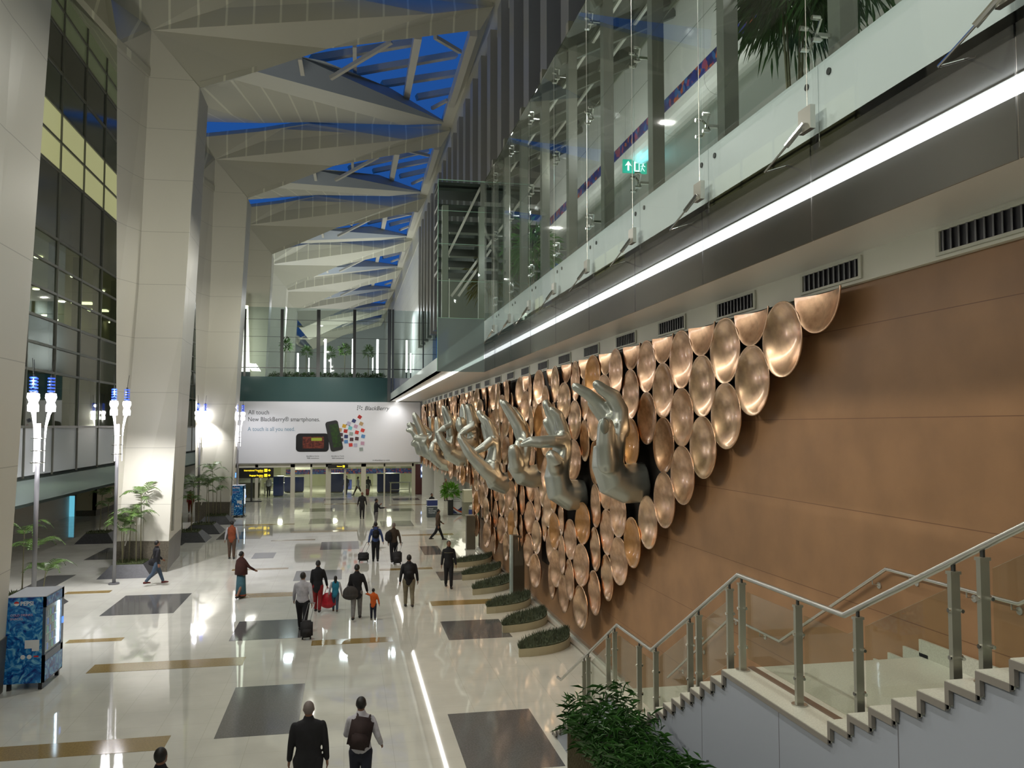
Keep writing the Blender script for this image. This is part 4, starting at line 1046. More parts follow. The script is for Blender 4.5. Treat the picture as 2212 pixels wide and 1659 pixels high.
# vending machines
mv = mat('vending_wrap', (.01, .10, .42), .25)
nt = mv.node_tree; N = nt.nodes; L = nt.links
tc = N.new('ShaderNodeTexCoord'); nz = N.new('ShaderNodeTexNoise'); nz.inputs['Scale'].default_value = 4.5; nz.inputs['Detail'].default_value = 5; nz.inputs['Distortion'].default_value = 2.2
L.new(tc.outputs['Object'], nz.inputs['Vector']); cr = N.new('ShaderNodeValToRGB'); L.new(nz.outputs['Fac'], cr.inputs[0])
e = cr.color_ramp.elements; e[0].position = .36; e[0].color = (.003, .03, .22, 1); e[1].position = .68; e[1].color = (.25, .62, .8, 1)
q = e.new(.5); q.color = (.01, .19, .55, 1); L.new(cr.outputs[0], N['Principled BSDF'].inputs['Base Color'])
M_txt = mat('white_print', (.75, .78, .82), .4); M_red = mat('red_print', (.6, .02, .02), .4)
def vending(px, py, w, dpt, h, label):
    b = onZ(px, py)       # near right corner on the floor
    t = thing('vending_machine', (b.x-w, b.y, 0), label, 'vending machine', 'blue vending machines')
    z0 = .16
    MB().box((0, 0, z0), (w-.06, dpt, h)).build('cabinet', mv, t)
    MB().box((.0, 0, h), (w, dpt, h+.015)).build('lid', mat('pale_lid', (.55, .57, .62), .4), t)
    d = MB().box((w-.06, 0, z0), (w, .05, h)).box((w-.06, dpt-.16, z0), (w, dpt, h)).box((w-.06, 0, h-.24), (w, dpt, h)).box((w-.06, 0, z0), (w, dpt, .78)).build('door', mat('vending_door', (.05, .08, .13), .3), t)
    MB().box((w, .04, h-.22), (w+.006, dpt-.16, h-.02)).build('graphic', mv, d); MB().box((w, .04, z0+.03), (w+.006, dpt-.04, .62)).build('graphic', mv, d)
    MB().box((w-.02, .05, .78), (w-.012, dpt-.16, h-.24)).build('glass', glass('door_glass', (.9, .95, .95), .05), d)
    MB().box((w+.0, dpt-.13, 1.25), (w+.02, dpt-.05, 1.4)).build('keypad', emis('keypad_blue', (.1, .3, 1), 1.2), d)
    MB().box((w-.055, .06, .8), (w-.05, dpt-.17, h-.25)).build('inner_lining', mat('inner_lining', (.3, .33, .4), .4), t)
    MB().cyl((w-.045, dpt-.26, .85), (w-.045, dpt-.26, h-.28), .035, 10).build('light_tube', emis('cool_tube', (.72, .86, 1), 11), t)
    bt = [mat('bottle_green', (.2, .6, .45), .2, emit=(.2, .6, .45), es=.25), mat('bottle_blue', (.15, .3, .8), .2, emit=(.2, .35, .9), es=.25), mat('bottle_white', (.7, .75, .8), .2)]
    for r in range(5):
        z = .84+r*(h-1.15)/5
        for c in range(5):
            y = .12+c*(dpt-.45)/5
            MB().cyl((w-.034, y, z), (w-.034, y, z+.15), .014, 8).build('bottle', bt[(r+c) % 3], t)
        MB().box((w-.05, .06, z-.015), (w-.022, dpt-.18, z)).build('shelf', M_inox, t)
    for x in (.05, w-.13):
        for y in (.04, dpt-.12): MB().box((x, y, 0), (x+.08, y+.08, z0)).build('foot', M_blk, t)
    o = text_mesh('logo_text', 'PEPSI', h*.06, M_txt, t, Matrix.Translation((w*.36, -.004, h*.915)) @ FACE, bold=.003)
    MB().ell((w*.27, -.004, h*.935), (.055, .006, .05), 18, 10).build('logo_ball', [M_txt], t)
    MB().slab([(w*.27+.055*math.cos(a), -.012, h*.938+.046*math.sin(a)) for a in [PI*i/10 for i in range(11)]], (0, .004, 0)).build('logo_ball_top', M_red, t)
    text_mesh('slogan_text', 'COLD DRINKS', h*.034, mat('pink_print', (.55, .4, .55), .4), t, Matrix.Translation((w*.12, -.004, h*.80)) @ FACE)
    text_mesh('slogan_text', 'SNACKS', h*.034, mat('pink_print'), t, Matrix.Translation((w*.12, -.004, h*.76)) @ FACE)
    MB().box((w*.5, -.004, h*.45), (w*.86, 0, h*.54)).box((w*.68, -.004, h*.42), (w*.86, 0, h*.45)).build('sticker', M_txt, t)
    for i in range(2): MB().lathe([(.001, 0), (.05, 0), (.05, .004)], 16, c=(w*(.46+i*.16), -.005, h*.36), axis='Y').build('sticker', M_txt, t)
    MB().box((w*.73, -.005, h*.355), (w*.85, 0, h*.37)).build('sticker', M_red, t)
    return t
vending(94, 1490, .84, 1.25, 2.1, 'near blue vending machine with wave-pattern side and glowing bottle shelves')
vending(526, 1118, .86, 1.1, 2.1, 'far blue vending machine standing behind a lamp post near the billboard')

# palms
M_leaf = mat('palm_leaf', (.10, .19, .035), .45, noise=(3, .5), emit=None)
M_leafd = mat('dark_leaf', (.035, .12, .02), .35, noise=(4, .5))
M_stem = mat('palm_stem', (.16, .15, .08), .6)
M_stone = mat('slate_planter', (.045, .047, .05), .5, noise=(12, .3))
M_soil = mat('ground_cover', (.055, .075, .018), .8, noise=(25, .6), bump=.5)
def frond(mb, o, az, ln, rise, r, w=.28, nl=16):
    c, s = math.cos(az), math.sin(az); pts = []
    for i in range(nl+1):
        t = i/nl; h = rise*ln*math.sin(t*2.3)*.75-.25*ln*t*t
        pts.append(V(o)+V((c*ln*t*.92, s*ln*t*.92, h)))
    mb.tube(pts, .006, 4, dome=False)
    side = V((-s, c, 0))
    for i in range(2, nl+1):
        t = i/nl; L_ = w*(math.sin(min(1, t*1.15)*PI)**.6+.15); p = pts[i]; d = (pts[i]-pts[i-1]).normalized()
        for sg in (-1, 1):
            q = (side*sg*.9+d*.65+V((0, 0, -.30+r.uniform(-.1, .1)))).normalized()
            n = d*.022
            mb.add([p-n, p+n, p+q*L_*.6+n*.9+V((0, 0, .01)), p+q*L_, p+q*L_*.6-n*.9+V((0, 0, .01))], [(0, 1, 2, 3, 4)])
def palm_planter(px, py, size, stems, seed, label, rz=0):
    r = random.Random(seed); b = onZ(px, py)
    t = thing('palm_planter', (b.x, b.y+size/2, 0), label, 'potted palm', 'palm planters', rz)
    s = size/2; k = s*.58; hh = .48
    MB().add([(-s, -s, 0), (s, -s, 0), (s, s, 0), (-s, s, 0), (-k, -k, hh), (k, -k, hh), (k, k, hh), (-k, k, hh)],
             [(3, 2, 1, 0), (4, 5, 6, 7), (0, 1, 5, 4), (1, 2, 6, 5), (2, 3, 7, 6), (3, 0, 4, 7)]).build('planter', M_stone, t)
    g = MB()
    for i in range(260):
        x, y = r.uniform(-k, k)*.95, r.uniform(-k, k)*.95; a = r.uniform(0, 6.3); h = r.uniform(.06, .16)
        d = V((math.cos(a), math.sin(a), 0))*.05
        g.add([V((x, y, hh))-d*.4, V((x, y, hh))+d*.4, V((x, y, hh+h))+d], [(0, 1, 2)])
    g.box((-k*.97, -k*.97, hh), (k*.97, k*.97, hh+.03)); g.build('ground_cover', M_soil, t)
    for (x, y, h, n, ln) in stems:
        lean = V((r.uniform(-.12, .12), r.uniform(-.12, .12), 0))
        st_ = MB().tube([(x, y, hh), V((x, y, hh+h*.5))+lean*.5, V((x, y, hh+h))+lean], [.024, .018, .014], 8).build('stem', M_stem, t, smooth=True)
        lf = MB()
        for i in range(n):
            frond(lf, V((x, y, hh+h))+lean-V((0, 0, r.uniform(0, .25))), i*2*PI/n+r.uniform(-.4, .4), ln*r.uniform(.8, 1.1), r.uniform(.35, .8), r)
        lf.build('fronds', M_leaf, st_)
    return t
palm_planter(268, 1250, 2.05, [(-.25, -.3, 1.5, 5, .85), (-.12, .1, 2.1, 5, .9), (.3, .3, 2.75, 6, 1.0), (.22, -.1, 1.9, 5, .9), (-.4, .3, 1.7, 6, 1.0)], 1, 'nearest palm in a dark slate planter at the foot of the faceted pier')
palm_planter(398, 1173, 2.1, [(-.3, 0, 2.2, 6, 1.0), (.1, .2, 2.6, 6, 1.0), (.2, -.3, 1.8, 6, .9)], 2, 'leafy palm in a slate planter just right of the faceted pier')
palm_planter(433, 1155, 2.1, [(-.3, 0, 2.6, 6, 1.1), (.1, .2, 2.2, 6, 1.0), (.3, -.2, 2.4, 6, 1.0)], 3, 'palm in the middle slate planter of the far clump')
palm_planter(462, 1134, 2.1, [(-.2, 0, 2.9, 6, 1.2), (.2, .2, 2.2, 5, 1.0), (0, -.3, 1.6, 5, .8)], 4, 'farthest palm in a slate planter before the second faceted pier')
palm_planter(30, 1330, 2.0, [(.2, 0, 1.6, 6, 1.0), (.4, .3, .8, 6, .9), (-.2, .2, 2.1, 6, 1.0)], 5, 'palm partly hidden behind the nearest pier and the near vending machine')
palm_planter(203, 1175, 1.9, [(0, 0, 2.0, 7, 1.1), (.3, .2, 1.5, 6, .9)], 8, 'palm standing farther back by the arcade corner, left of the faceted pier')

# leaf-shaped grass beds
M_rim = mat('bed_rim', (.46, .42, .28), .5); M_grass = mat('grey_green_grass', (.10, .125, .07), .8, noise=(6, .5))
def bed(l, r_, b1, b2, i, lab):
    A, B = onZ(*l), onZ(*r_); d = (B-A); n = V((d.y, -d.x, 0)).normalized()
    t = thing('grass_bed', A, lab, 'planter', 'leaf shaped grass beds')
    out = []
    for k in range(13): s = k/12; out.append(d*s+n*b1*math.sin(PI*s)**.8)
    for k in range(1, 12): s = 1-k/12; out.append(d*s-n*b2*math.sin(PI*s)**.8)
    MB().slab(out, (0, 0, .21)).build('rim', M_rim, t)
    c = sum(out, V())/len(out); g = MB(); g.slab([c+(p-c)*.96+V((0, 0, .212)) for p in out], (0, 0, .03))
    rr = random.Random(i); na = n
    for _ in range(1500):
        s = rr.random(); w = rr.uniform(-b2*math.sin(PI*s)**.8, b1*math.sin(PI*s)**.8)*.93; p = d*s+n*w+V((0, 0, .23))
        a = rr.uniform(0, 6.3); q = V((math.cos(a), math.sin(a), 0)); h = rr.uniform(.06, .17)
        g.add([p-q*.012, p+q*.012, p+q*.05+V((0, 0, h))], [(0, 1, 2)])
    g.build('grass', M_grass, t)
bl_ = ['nearest leaf-shaped grass bed, closest to the stairs', 'second leaf-shaped grass bed from the stairs', 'third leaf-shaped grass bed, just before the tall dark pylon', 'fourth leaf-shaped grass bed, beside the tall dark pylon', 'fifth leaf-shaped grass bed from the stairs', 'farthest leaf-shaped grass bed, partly behind the walking man in black']
for i, (l, r_, b1, b2) in enumerate((((1121, 1420), (1224, 1376), .62, .45), ((1086, 1368), (1174, 1330), .62, .45), ((1051, 1326), (1142, 1294), .62, .45),
                                     ((1021, 1286), (1102, 1256), .62, .45), ((998, 1254), (1080, 1230), .6, .45), ((975, 1227), (1062, 1208), .6, .45))):
    bed(l, r_, b1, b2, i, bl_[i])

# standing pylons and kiosks
def boxthing(name, px0, px1, pyb, pyt, dep, lab, cat, m, grp=None):
    a = onZ(px0, pyb); b = onY(px1, pyb, a.y); z = onY(px0, pyt, a.y).z
    t = thing(name, (a.x, a.y, 0), lab, cat, grp); return t, b.x-a.x, z
t, w, z = boxthing('info_pylon', 1104, 1133, 1288, 1157, .5, 'tall dark brown upright pylon standing among the grass beds by the wall', 'pylon', None)
MB().box((.07, 0, 0), (w, .30, z)).build('body', mat('bronze_panel', (.085, .07, .05), .3, metal=.3), t)
MB().box((0, -.01, 0), (.07, .31, z)).build('glass_edge', mat('pale_glass_edge', (.35, .42, .40), .15), t)
MB().box((.12, -.006, z*.5), (w-.05, 0, z*.93)).build('panel', mat('pylon_panel', (.11, .095, .07), .2), t)
t, w, z = boxthing('info_kiosk', 1008, 1027, 1189, 1113, .4, 'slim grey brown kiosk post with a pale rounded top near the wall opening', 'kiosk', None)
MB().box((0, 0, .04), (w, .35, z-.04)).build('body', mat('bronze_grey', (.13, .12, .09), .3, metal=.3), t)
MB().box((-.03, -.03, z-.04), (w+.03, .38, z)).box((-.04, -.04, 0), (w+.04, .4, .04)).build('cap', M_inox, t)
t, w, z = boxthing('service_desk', 923, 945, 1118, 1081, .6, 'small dark blue and grey service desk where a person sits', 'desk', None)
MB().box((0, 0, 0), (w, .6, z*.64)).build('body', mat('desk_grey', (.06, .075, .085), .4), t)
MB().box((0, -.01, z*.68), (w, .6, z)).build('upper_panel', M_blue, t)
MB().box((-.01, -.02, z*.64), (w+.01, .6, z*.68)).box((-.02, -.02, z), (w+.02, .6, z+.03)).build('trim', M_txt, t)
for i, s_ in enumerate(('Hotel', 'Reservation', 'Counter')): text_mesh('lettering', s_, .13, M_txt, t, Matrix.Translation((.08, -.012, z*.47-i*.13)) @ FACE)
t, w, z = boxthing('display_board', 976, 998, 1112, 1064, .1, 'white upright notice panel with an orange and dark swoosh', 'board', None)
MB().box((0, 0, .05), (w, .08, z)).build('panel', M_bb, t)
MB().box((-.03, -.05, z), (w+.03, .15, z+.06)).box((-.05, -.1, 0), (w+.05, .2, .05)).build('frame', M_dk, t)
MB().slab([(0, -.01, .52), (w*.5, -.01, .26), (w, -.01, .10), (w, -.01, .22), (w*.5, -.01, .36), (0, -.01, .62)], (0, .008, 0)).build('swoosh', mat('orange_print', (.6, .1, .03), .5), t)
MB().slab([(w*.55, -.012, .30), (w, -.012, .55), (w, -.012, .24)], (0, .008, 0)).slab([(0, -.012, .08), (w*.6, -.012, .08), (0, -.012, .42)], (0, .008, 0)).build('swoosh', M_blue, t)
for i in range(5): MB().box((w*.12, -.008, 1.38-i*.12), (w*(.8-.1*(i % 2)), 0, 1.40-i*.12)).build('text_line', mat('orange_print') if i < 2 else M_ink, t)
t, w, z = boxthing('bar_counter', 1001, 1046, 1116, 1059, .7, 'cream service counter with a raised block under the copper discs', 'counter', None)
MB().box((0, 0, 0), (w+1, .8, .95)).build('base', mat('counter_grey', (.27, .27, .2), .4), t); MB().box((.03, -.05, .95), (w+1, .85, z)).build('upper_block', mat('cream', (.62, .6, .45), .4), t)
for i, px in enumerate((1018, 1033)):
    a = onZ(px, 1121); t = thing('steel_bin', a, ['small round steel bin with a blue label, left of its pair', 'small round steel bin with a green label, right of its pair'][i], 'bin', 'round bins by the counter')
    MB().lathe([(.01, 0), (.17, 0), (.17, .82), (.12, .93), (.01, .95)], 20).build('body', M_inox, t, smooth=True)
    MB().lathe([(.173, .3), (.175, .32), (.175, .6), (.173, .62)], 20, cap=False).build('label', M_blue if i == 0 else mat('green_label', (.04, .15, .08), .4), t)
def bush(mb, c, r, n, rr, ln=.22, wd=.02, droop=0):
    for _ in range(n):
        th = rr.uniform(0, 6.3); u = rr.uniform(-.6, 1); q = V((math.cos(th)*math.sqrt(1-u*u), math.sin(th)*math.sqrt(1-u*u), u))
        p = V(c)+V((q.x*r[0], q.y*r[1], q.z*r[2]))*rr.uniform(.35, 1)
        d = (q+V((rr.uniform(-.5, .5), rr.uniform(-.5, .5), rr.uniform(-.2, .5)-droop))).normalized(); s = d.cross(V((0, 0, 1)))
        s = s.normalized()*wd if s.length > .01 else V((wd, 0, 0)); l = ln*rr.uniform(.6, 1.2); e_ = V((0, 0, -l*.25))
        mb.add([p-s*.3, p+s*.3, p+d*l*.5+s, p+d*l+e_, p+d*l*.5-s], [(0, 1, 2, 3, 4)])
t, w, z = boxthing('potted_plant', 968, 979, 1113, 1080, .4, 'bright green leafy plant in a tall dark square pot by the wall opening', 'plant', None)
MB().box((0, 0, 0), (w, w, z)).build('pot', M_blk, t)
g = MB(); bush(g, (w/2, w/2, z+.55), (.55, .45, .6), 420, random.Random(3), .35, .045); g.build('leaves', mat('bright_leaf', (.14, .36, .03), .45), t)

# bamboo screen planter before the stairs
t = thing('hedge_planter', (3.02, 6.2, 0), 'tall woven trellis planter of dense dark green bamboo leaves before the stairs', 'planter')
XH0, XH1, LY, HT = 0, .86, onX(1228, 1600, 3.02).y-6.2, 1.95
MB().box((.04, .04, 0), (XH1-.04, LY-.04, HT-.1)).build('inner_box', mat('dark_box', (.018, .016, .01), .8), t)
lat = MB()
def lattice(u0, u1, z0, z1, fix, axis):
    n = int((u1-u0)/.075)+int((z1-z0)/.11); Hh_ = z1-z0
    for sg in (1, -1):
        for i in range(-int(Hh_/.11)-2, int((u1-u0)/.055)+int(Hh_/.11)+2):
            a0 = u0+i*.075; a1 = a0+sg*Hh_*.45
            za, zb_ = z0, z1
            ua, ub = a0, a1
            def cl(u, z, u2, z2):
                if u < u0: z = z+(u0-u)*(z2-z)/(u2-u); u = u0
                if u > u1: z = z+(u1-u)*(z2-z)/(u2-u); u = u1
                return u, z
            if (ua < u0 and ub < u0) or (ua > u1 and ub > u1): continue
            A_ = cl(ua, za, ub, zb_); B_ = cl(ub, zb_, ua, za)
            P = (lambda q: V((fix-.004*sg, q[0], q[1]))) if axis == 'x' else (lambda q: V((q[0], fix+.004*sg, q[1])))
            if (V(P(A_))-V(P(B_))).length > .05: lat.beam(P(A_), P(B_), .016, .006)
lattice(0, LY, 0, HT, 0, 'x'); lattice(0, XH1, 0, HT, LY, 'y')
lat.build('trellis', mat('woven_bronze', (.10, .085, .045), .4, metal=.3), t)
MB().box((-.015, LY-.02, 0), (.015, LY+.015, HT)).box((XH1-.02, LY-.02, 0), (XH1+.01, LY+.015, HT)).build('corner_post', mat('woven_bronze'), t)
rr = random.Random(9); g = MB()
for i in range(5200):
    y = rr.uniform(-.1, LY+.12); x = rr.uniform(-.05, XH1+.02); top_h = HT+.12+.22*math.sin(y*5+x*3)*.5+.1
    z = HT-.35+rr.random()**.7*(top_h-HT+.5)
    edge_ = rr.random() < .35
    if edge_ and rr.random() < .5: x = rr.choice((-.04, XH1)); z = rr.uniform(HT-.12, HT+.2) if x < 0 else rr.uniform(HT-.6, HT+.2)
    if x < .12 and z < HT-.05: z = HT-.05+rr.random()*.3
    a = rr.uniform(0, 6.3); d = V((math.cos(a)*.8, math.sin(a)*.8, rr.uniform(-.1, .9))).normalized(); s = d.cross(V((0, 0, 1))).normalized()*rr.uniform(.007, .013); l = rr.uniform(.12, .27)
    p = V((x, y, z)); e_ = V((0, 0, -l*.3))
    if p.x+d.x*l > XH1+.06: d.x = -abs(d.x)
    g.add([p-s*.3, p+s*.3, p+d*l*.45+s, p+d*l+e_, p+d*l*.45-s], [(0, 1, 2, 3, 4)])
g.build('foliage', M_leafd, t)
# gallery plants behind the glass
def tub(x, y, h, r, n, lab, ln=.4, drp=.6, seed=1, z=None, m=None):
    z = ZF1-.03 if z is None else z
    t = thing('tub_plant', (x, y, z), lab, 'plant', 'plants on the upper floors')
    MB().lathe([(.01, 0), (.2, 0), (.27, .42), (.23, .42), (.22, .36), (.01, .36)], 20).build('tub', M_blk, t)
    rr = random.Random(seed)
    for i in range(4):
        a = i*1.6; MB().tube([(.06*math.cos(a), .06*math.sin(a), .36), (.12*math.cos(a), .12*math.sin(a), h*.5), (.3*r*math.cos(a), .3*r*math.sin(a), h*.85)], [.018, .014, .01], 6).build('stem', M_stem, t)
    g = MB(); bush(g, (0, 0, h*.72), (r, r, h*.42), int(n*1.5), rr, ln*.8, .015, drp); g.build('leaves', m or M_leafd, t)
    return t
pl = onX(1715, 150, 4.75); tub(4.75, pl.y, 2.9, .62, 1500, 'large drooping bamboo-like plant behind the gallery glass near the stairs end', seed=5)
tub(4.75, pl.y-.95, 2.7, .5, 700, 'second drooping plant behind the gallery glass, beside the largest one', seed=6)
pl = onX(1150, 590, 4.7); tub(4.7, pl.y, 2.2, .7, 420, 'green palm-like plant behind the glass just before the corner', seed=7, m=mat('mid_leaf', (.05, .16, .03), .4))
pl = onY(985, 640, YC+5); tub(4.5, YC+4, 2.6, .8, 500, 'plant with yellowish leaves inside the steel frame corner', seed=8, m=mat('olive_leaf', (.16, .15, .03), .4))
# far balcony shrubs and little trees
M_sh = mat('shrub_leaf', (.07, .16, .02), .5, noise=(2, .5))
for i in range(15):
    px = 592+i*16.5; a = onY(px, 812, YE+.9)
    o = MB(); rr = random.Random(40+i); bush(o, (0, 0, .32), (.38, .3, .34), 170, rr, .25, .04); o.ell((0, 0, .2), (.3, .22, .2), 10, 6)
    q = o.build('shrub', M_sh, loc=(a.x, YE+.9, zt1-.25)); tag(q, 'low green shrub behind the far balcony edge, %s from the uplight wedge' % ordw(i+1), 'shrub', 'shrubs of the far balcony')
for i, (px, py, d) in enumerate(((618, 752, 80), (662, 765, 92), (713, 768, 88), (745, 762, 84), (796, 766, 88))):
    a = PD(px, py, d); t = thing('small_tree', (a.x, a.y, zt1-.25), 'small light green tree on the far deck, %s from the uplight wedge' % ordw(i+1), 'tree', 'little trees on the far deck')
    h = a.z-(zt1-.25); MB().cyl((0, 0, 0), (0, 0, h), .04, 8).build('trunk', M_stem, t)
    g = MB(); bush(g, (0, 0, h+.2), (.55, .5, .75), 260, random.Random(i), .35, .06); g.build('crown', M_leaf, t)
# exit sign behind the gallery glass
a = onX(1346, 372, 5.75); b = onY(1397, 347, a.y)
t = thing('exit_sign', (a.x, a.y, a.z), 'glowing green emergency exit sign with a white arrow hanging in the gallery', 'sign')
w, h = b.x-a.x, b.z-a.z
MB().box((0, 0, 0), (w, .05, h)).build('box', emis('exit_green', (0, .55, .33), 1.1), t)
M_we = emis('exit_white', (.85, 1, .95), 3)
MB().box((w*.22-.018, -.006, h*.15), (w*.22+.018, -.001, h*.6)).slab([(w*.08, -.006, h*.5), (w*.22, -.006, h*.88), (w*.36, -.006, h*.5), (w*.22, -.006, h*.62)], (0, .005, 0)).build('arrow', M_we, t)
MB().box((w*.46, -.006, h*.12), (w*.52, -.001, h*.85)).box((w*.52, -.006, h*.75), (w*.66, -.001, h*.85)).box((w*.52, -.006, h*.12), (w*.66, -.001, h*.2)).box((w*.66, -.006, h*.12), (w*.69, -.001, h*.85)).build('door_symbol', M_we, t)
f = MB(); f.ell((w*.84, -.004, h*.74), (.022, .004, .022), 10, 6)
for q in (((.84, .66), (.80, .42)), ((.80, .42), (.90, .16)), ((.80, .42), (.74, .12)), ((.84, .62), (.93, .5)), ((.84, .62), (.75, .52))):
    f.beam((w*q[0][0], -.004, h*q[0][1]), (w*q[1][0], -.004, h*q[1][1]), .014, .006)
f.build('running_figure', M_we, t)
MB().cyl((w*.2, .025, h), (w*.2, .025, 11.72-a.z), .008, 6).cyl((w*.8, .025, h), (w*.8, .025, 11.72-a.z), .008, 6).build('hanger', M_dk, t)
lamp('exit_glow', 'POINT', (a.x+w/2, a.y-.35, a.z), 14, (.1, .75, .9), .05)
# doors in the gallery back wall
# air vents in the band under the soffit
yv0 = onX(1727, 620, 6.40).y; yv1 = onX(1540, 665, 6.40).y
dv = 2.8; v0 = None; i = 0
Mv1, Mv2 = mat('vent_frame', (.5, .51, .42), .4), mat('vent_dark', (.035, .035, .04), .4, metal=.4)
y = onX(1791, 600, 6.40).y-2*dv
while y < YD-1.5:
    if y > .2:
        i += 1
        if v0 is None:
            v0 = thing('air_vent', (6.42, y, ZB+.06), '', 'vent', 'air vents along the soffit band')
            MB().box((-.03, -.72, 0), (-.002, .72, .035)).box((-.03, -.72, .265), (-.002, .72, .30)).box((-.03, -.72, .035), (-.002, -.66, .265)).box((-.03, .66, .035), (-.002, .72, .265)).build('frame', Mv1, v0)
            MB().box((-.006, -.66, .035), (-.001, .66, .265)).build('back', Mv2, v0)
            for k in range(11): MB().beam((-.016, -.60+k*.12, .035), (-.016, -.60+k*.12, .265), .018, .05, up=(1, .6, 0)).build('louvre', mat('vent_louvre', (.12, .12, .12), .35, metal=.5), v0)
            q = v0
        else: q = dup(v0)
        q.location = (6.42, y, ZB+.04); q['label'] = 'rectangular louvred air vent in the soffit band, %s from the stairs end' % ordw(i)
    y += dv
# luggage trolleys by the second pier
for i in range(4):
    a = onZ(484+i*2.6, 1128-i*1.5); t = thing('luggage_trolley', a, 'wire luggage trolley in the short row by the second pier, %s from the front' % ordw(i+1), 'trolley', 'luggage trolleys')
    MB().tube([(-.25, 0, .12), (-.25, .7, .12), (-.25, .8, 1.0), (.25, .8, 1.0), (.25, .7, .12), (.25, 0, .12), (-.25, 0, .12)], .016, 6, dome=False).build('frame', M_chrome, t)
    m_ = MB()
    for k in range(6): m_.beam((-.24, .1+k*.11, .14), (.24, .1+k*.11, .14), .012, .012)
    for k in range(4): m_.beam((-.24, .72+.03*k, .35+k*.15), (.24, .72+.03*k, .35+k*.15), .012, .012)
    m_.build('basket', M_inox, t)
    for x, y in ((-.22, .05), (.22, .05), (0, .75)): MB().cyl((x-.02, y, .06), (x+.02, y, .06), .06, 10).build('wheel', M_blk, t)
# ================================================================ people
SKIN = mat('skin', (.22, .105, .06), .5); HAIR = mat('black_hair', (.008, .007, .006), .5); GREYH = mat('grey_hair', (.16, .13, .12), .6)
def cloth(name, c, r=.85): return mat('cloth_'+name, c, r, noise=(9, .25))
C_ = dict(black=cloth('black', (.009, .009, .012)), navy=cloth('navy', (.012, .014, .03)), white=cloth('white', (.50, .49, .54)), red=cloth('red', (.25, .01, .012)), rust=cloth('rust', (.22, .05, .015)),
          maroon=cloth('maroon', (.055, .014, .009)), teal=cloth('teal', (.05, .13, .16)), blue=cloth('blue', (.05, .085, .24)), cyan=cloth('cyan', (.02, .22, .34)), orange=cloth('orange', (.62, .11, .01)),
          khaki=cloth('khaki', (.20, .175, .115)), grey=cloth('grey', (.18, .175, .17)), jeans=cloth('jeans', (.05, .08, .12)), brown=cloth('brown', (.085, .05, .03)), dbrown=cloth('dark_brown', (.05, .032, .02)), shoe=cloth('shoe', (.01, .01, .01), .4),
          dred=cloth('dark_red', (.10, .015, .012)), pale=cloth('pale', (.4, .4, .42)), packb=cloth('pack_brown', (.028, .014, .014)), char=cloth('charcoal', (.025, .024, .026)))
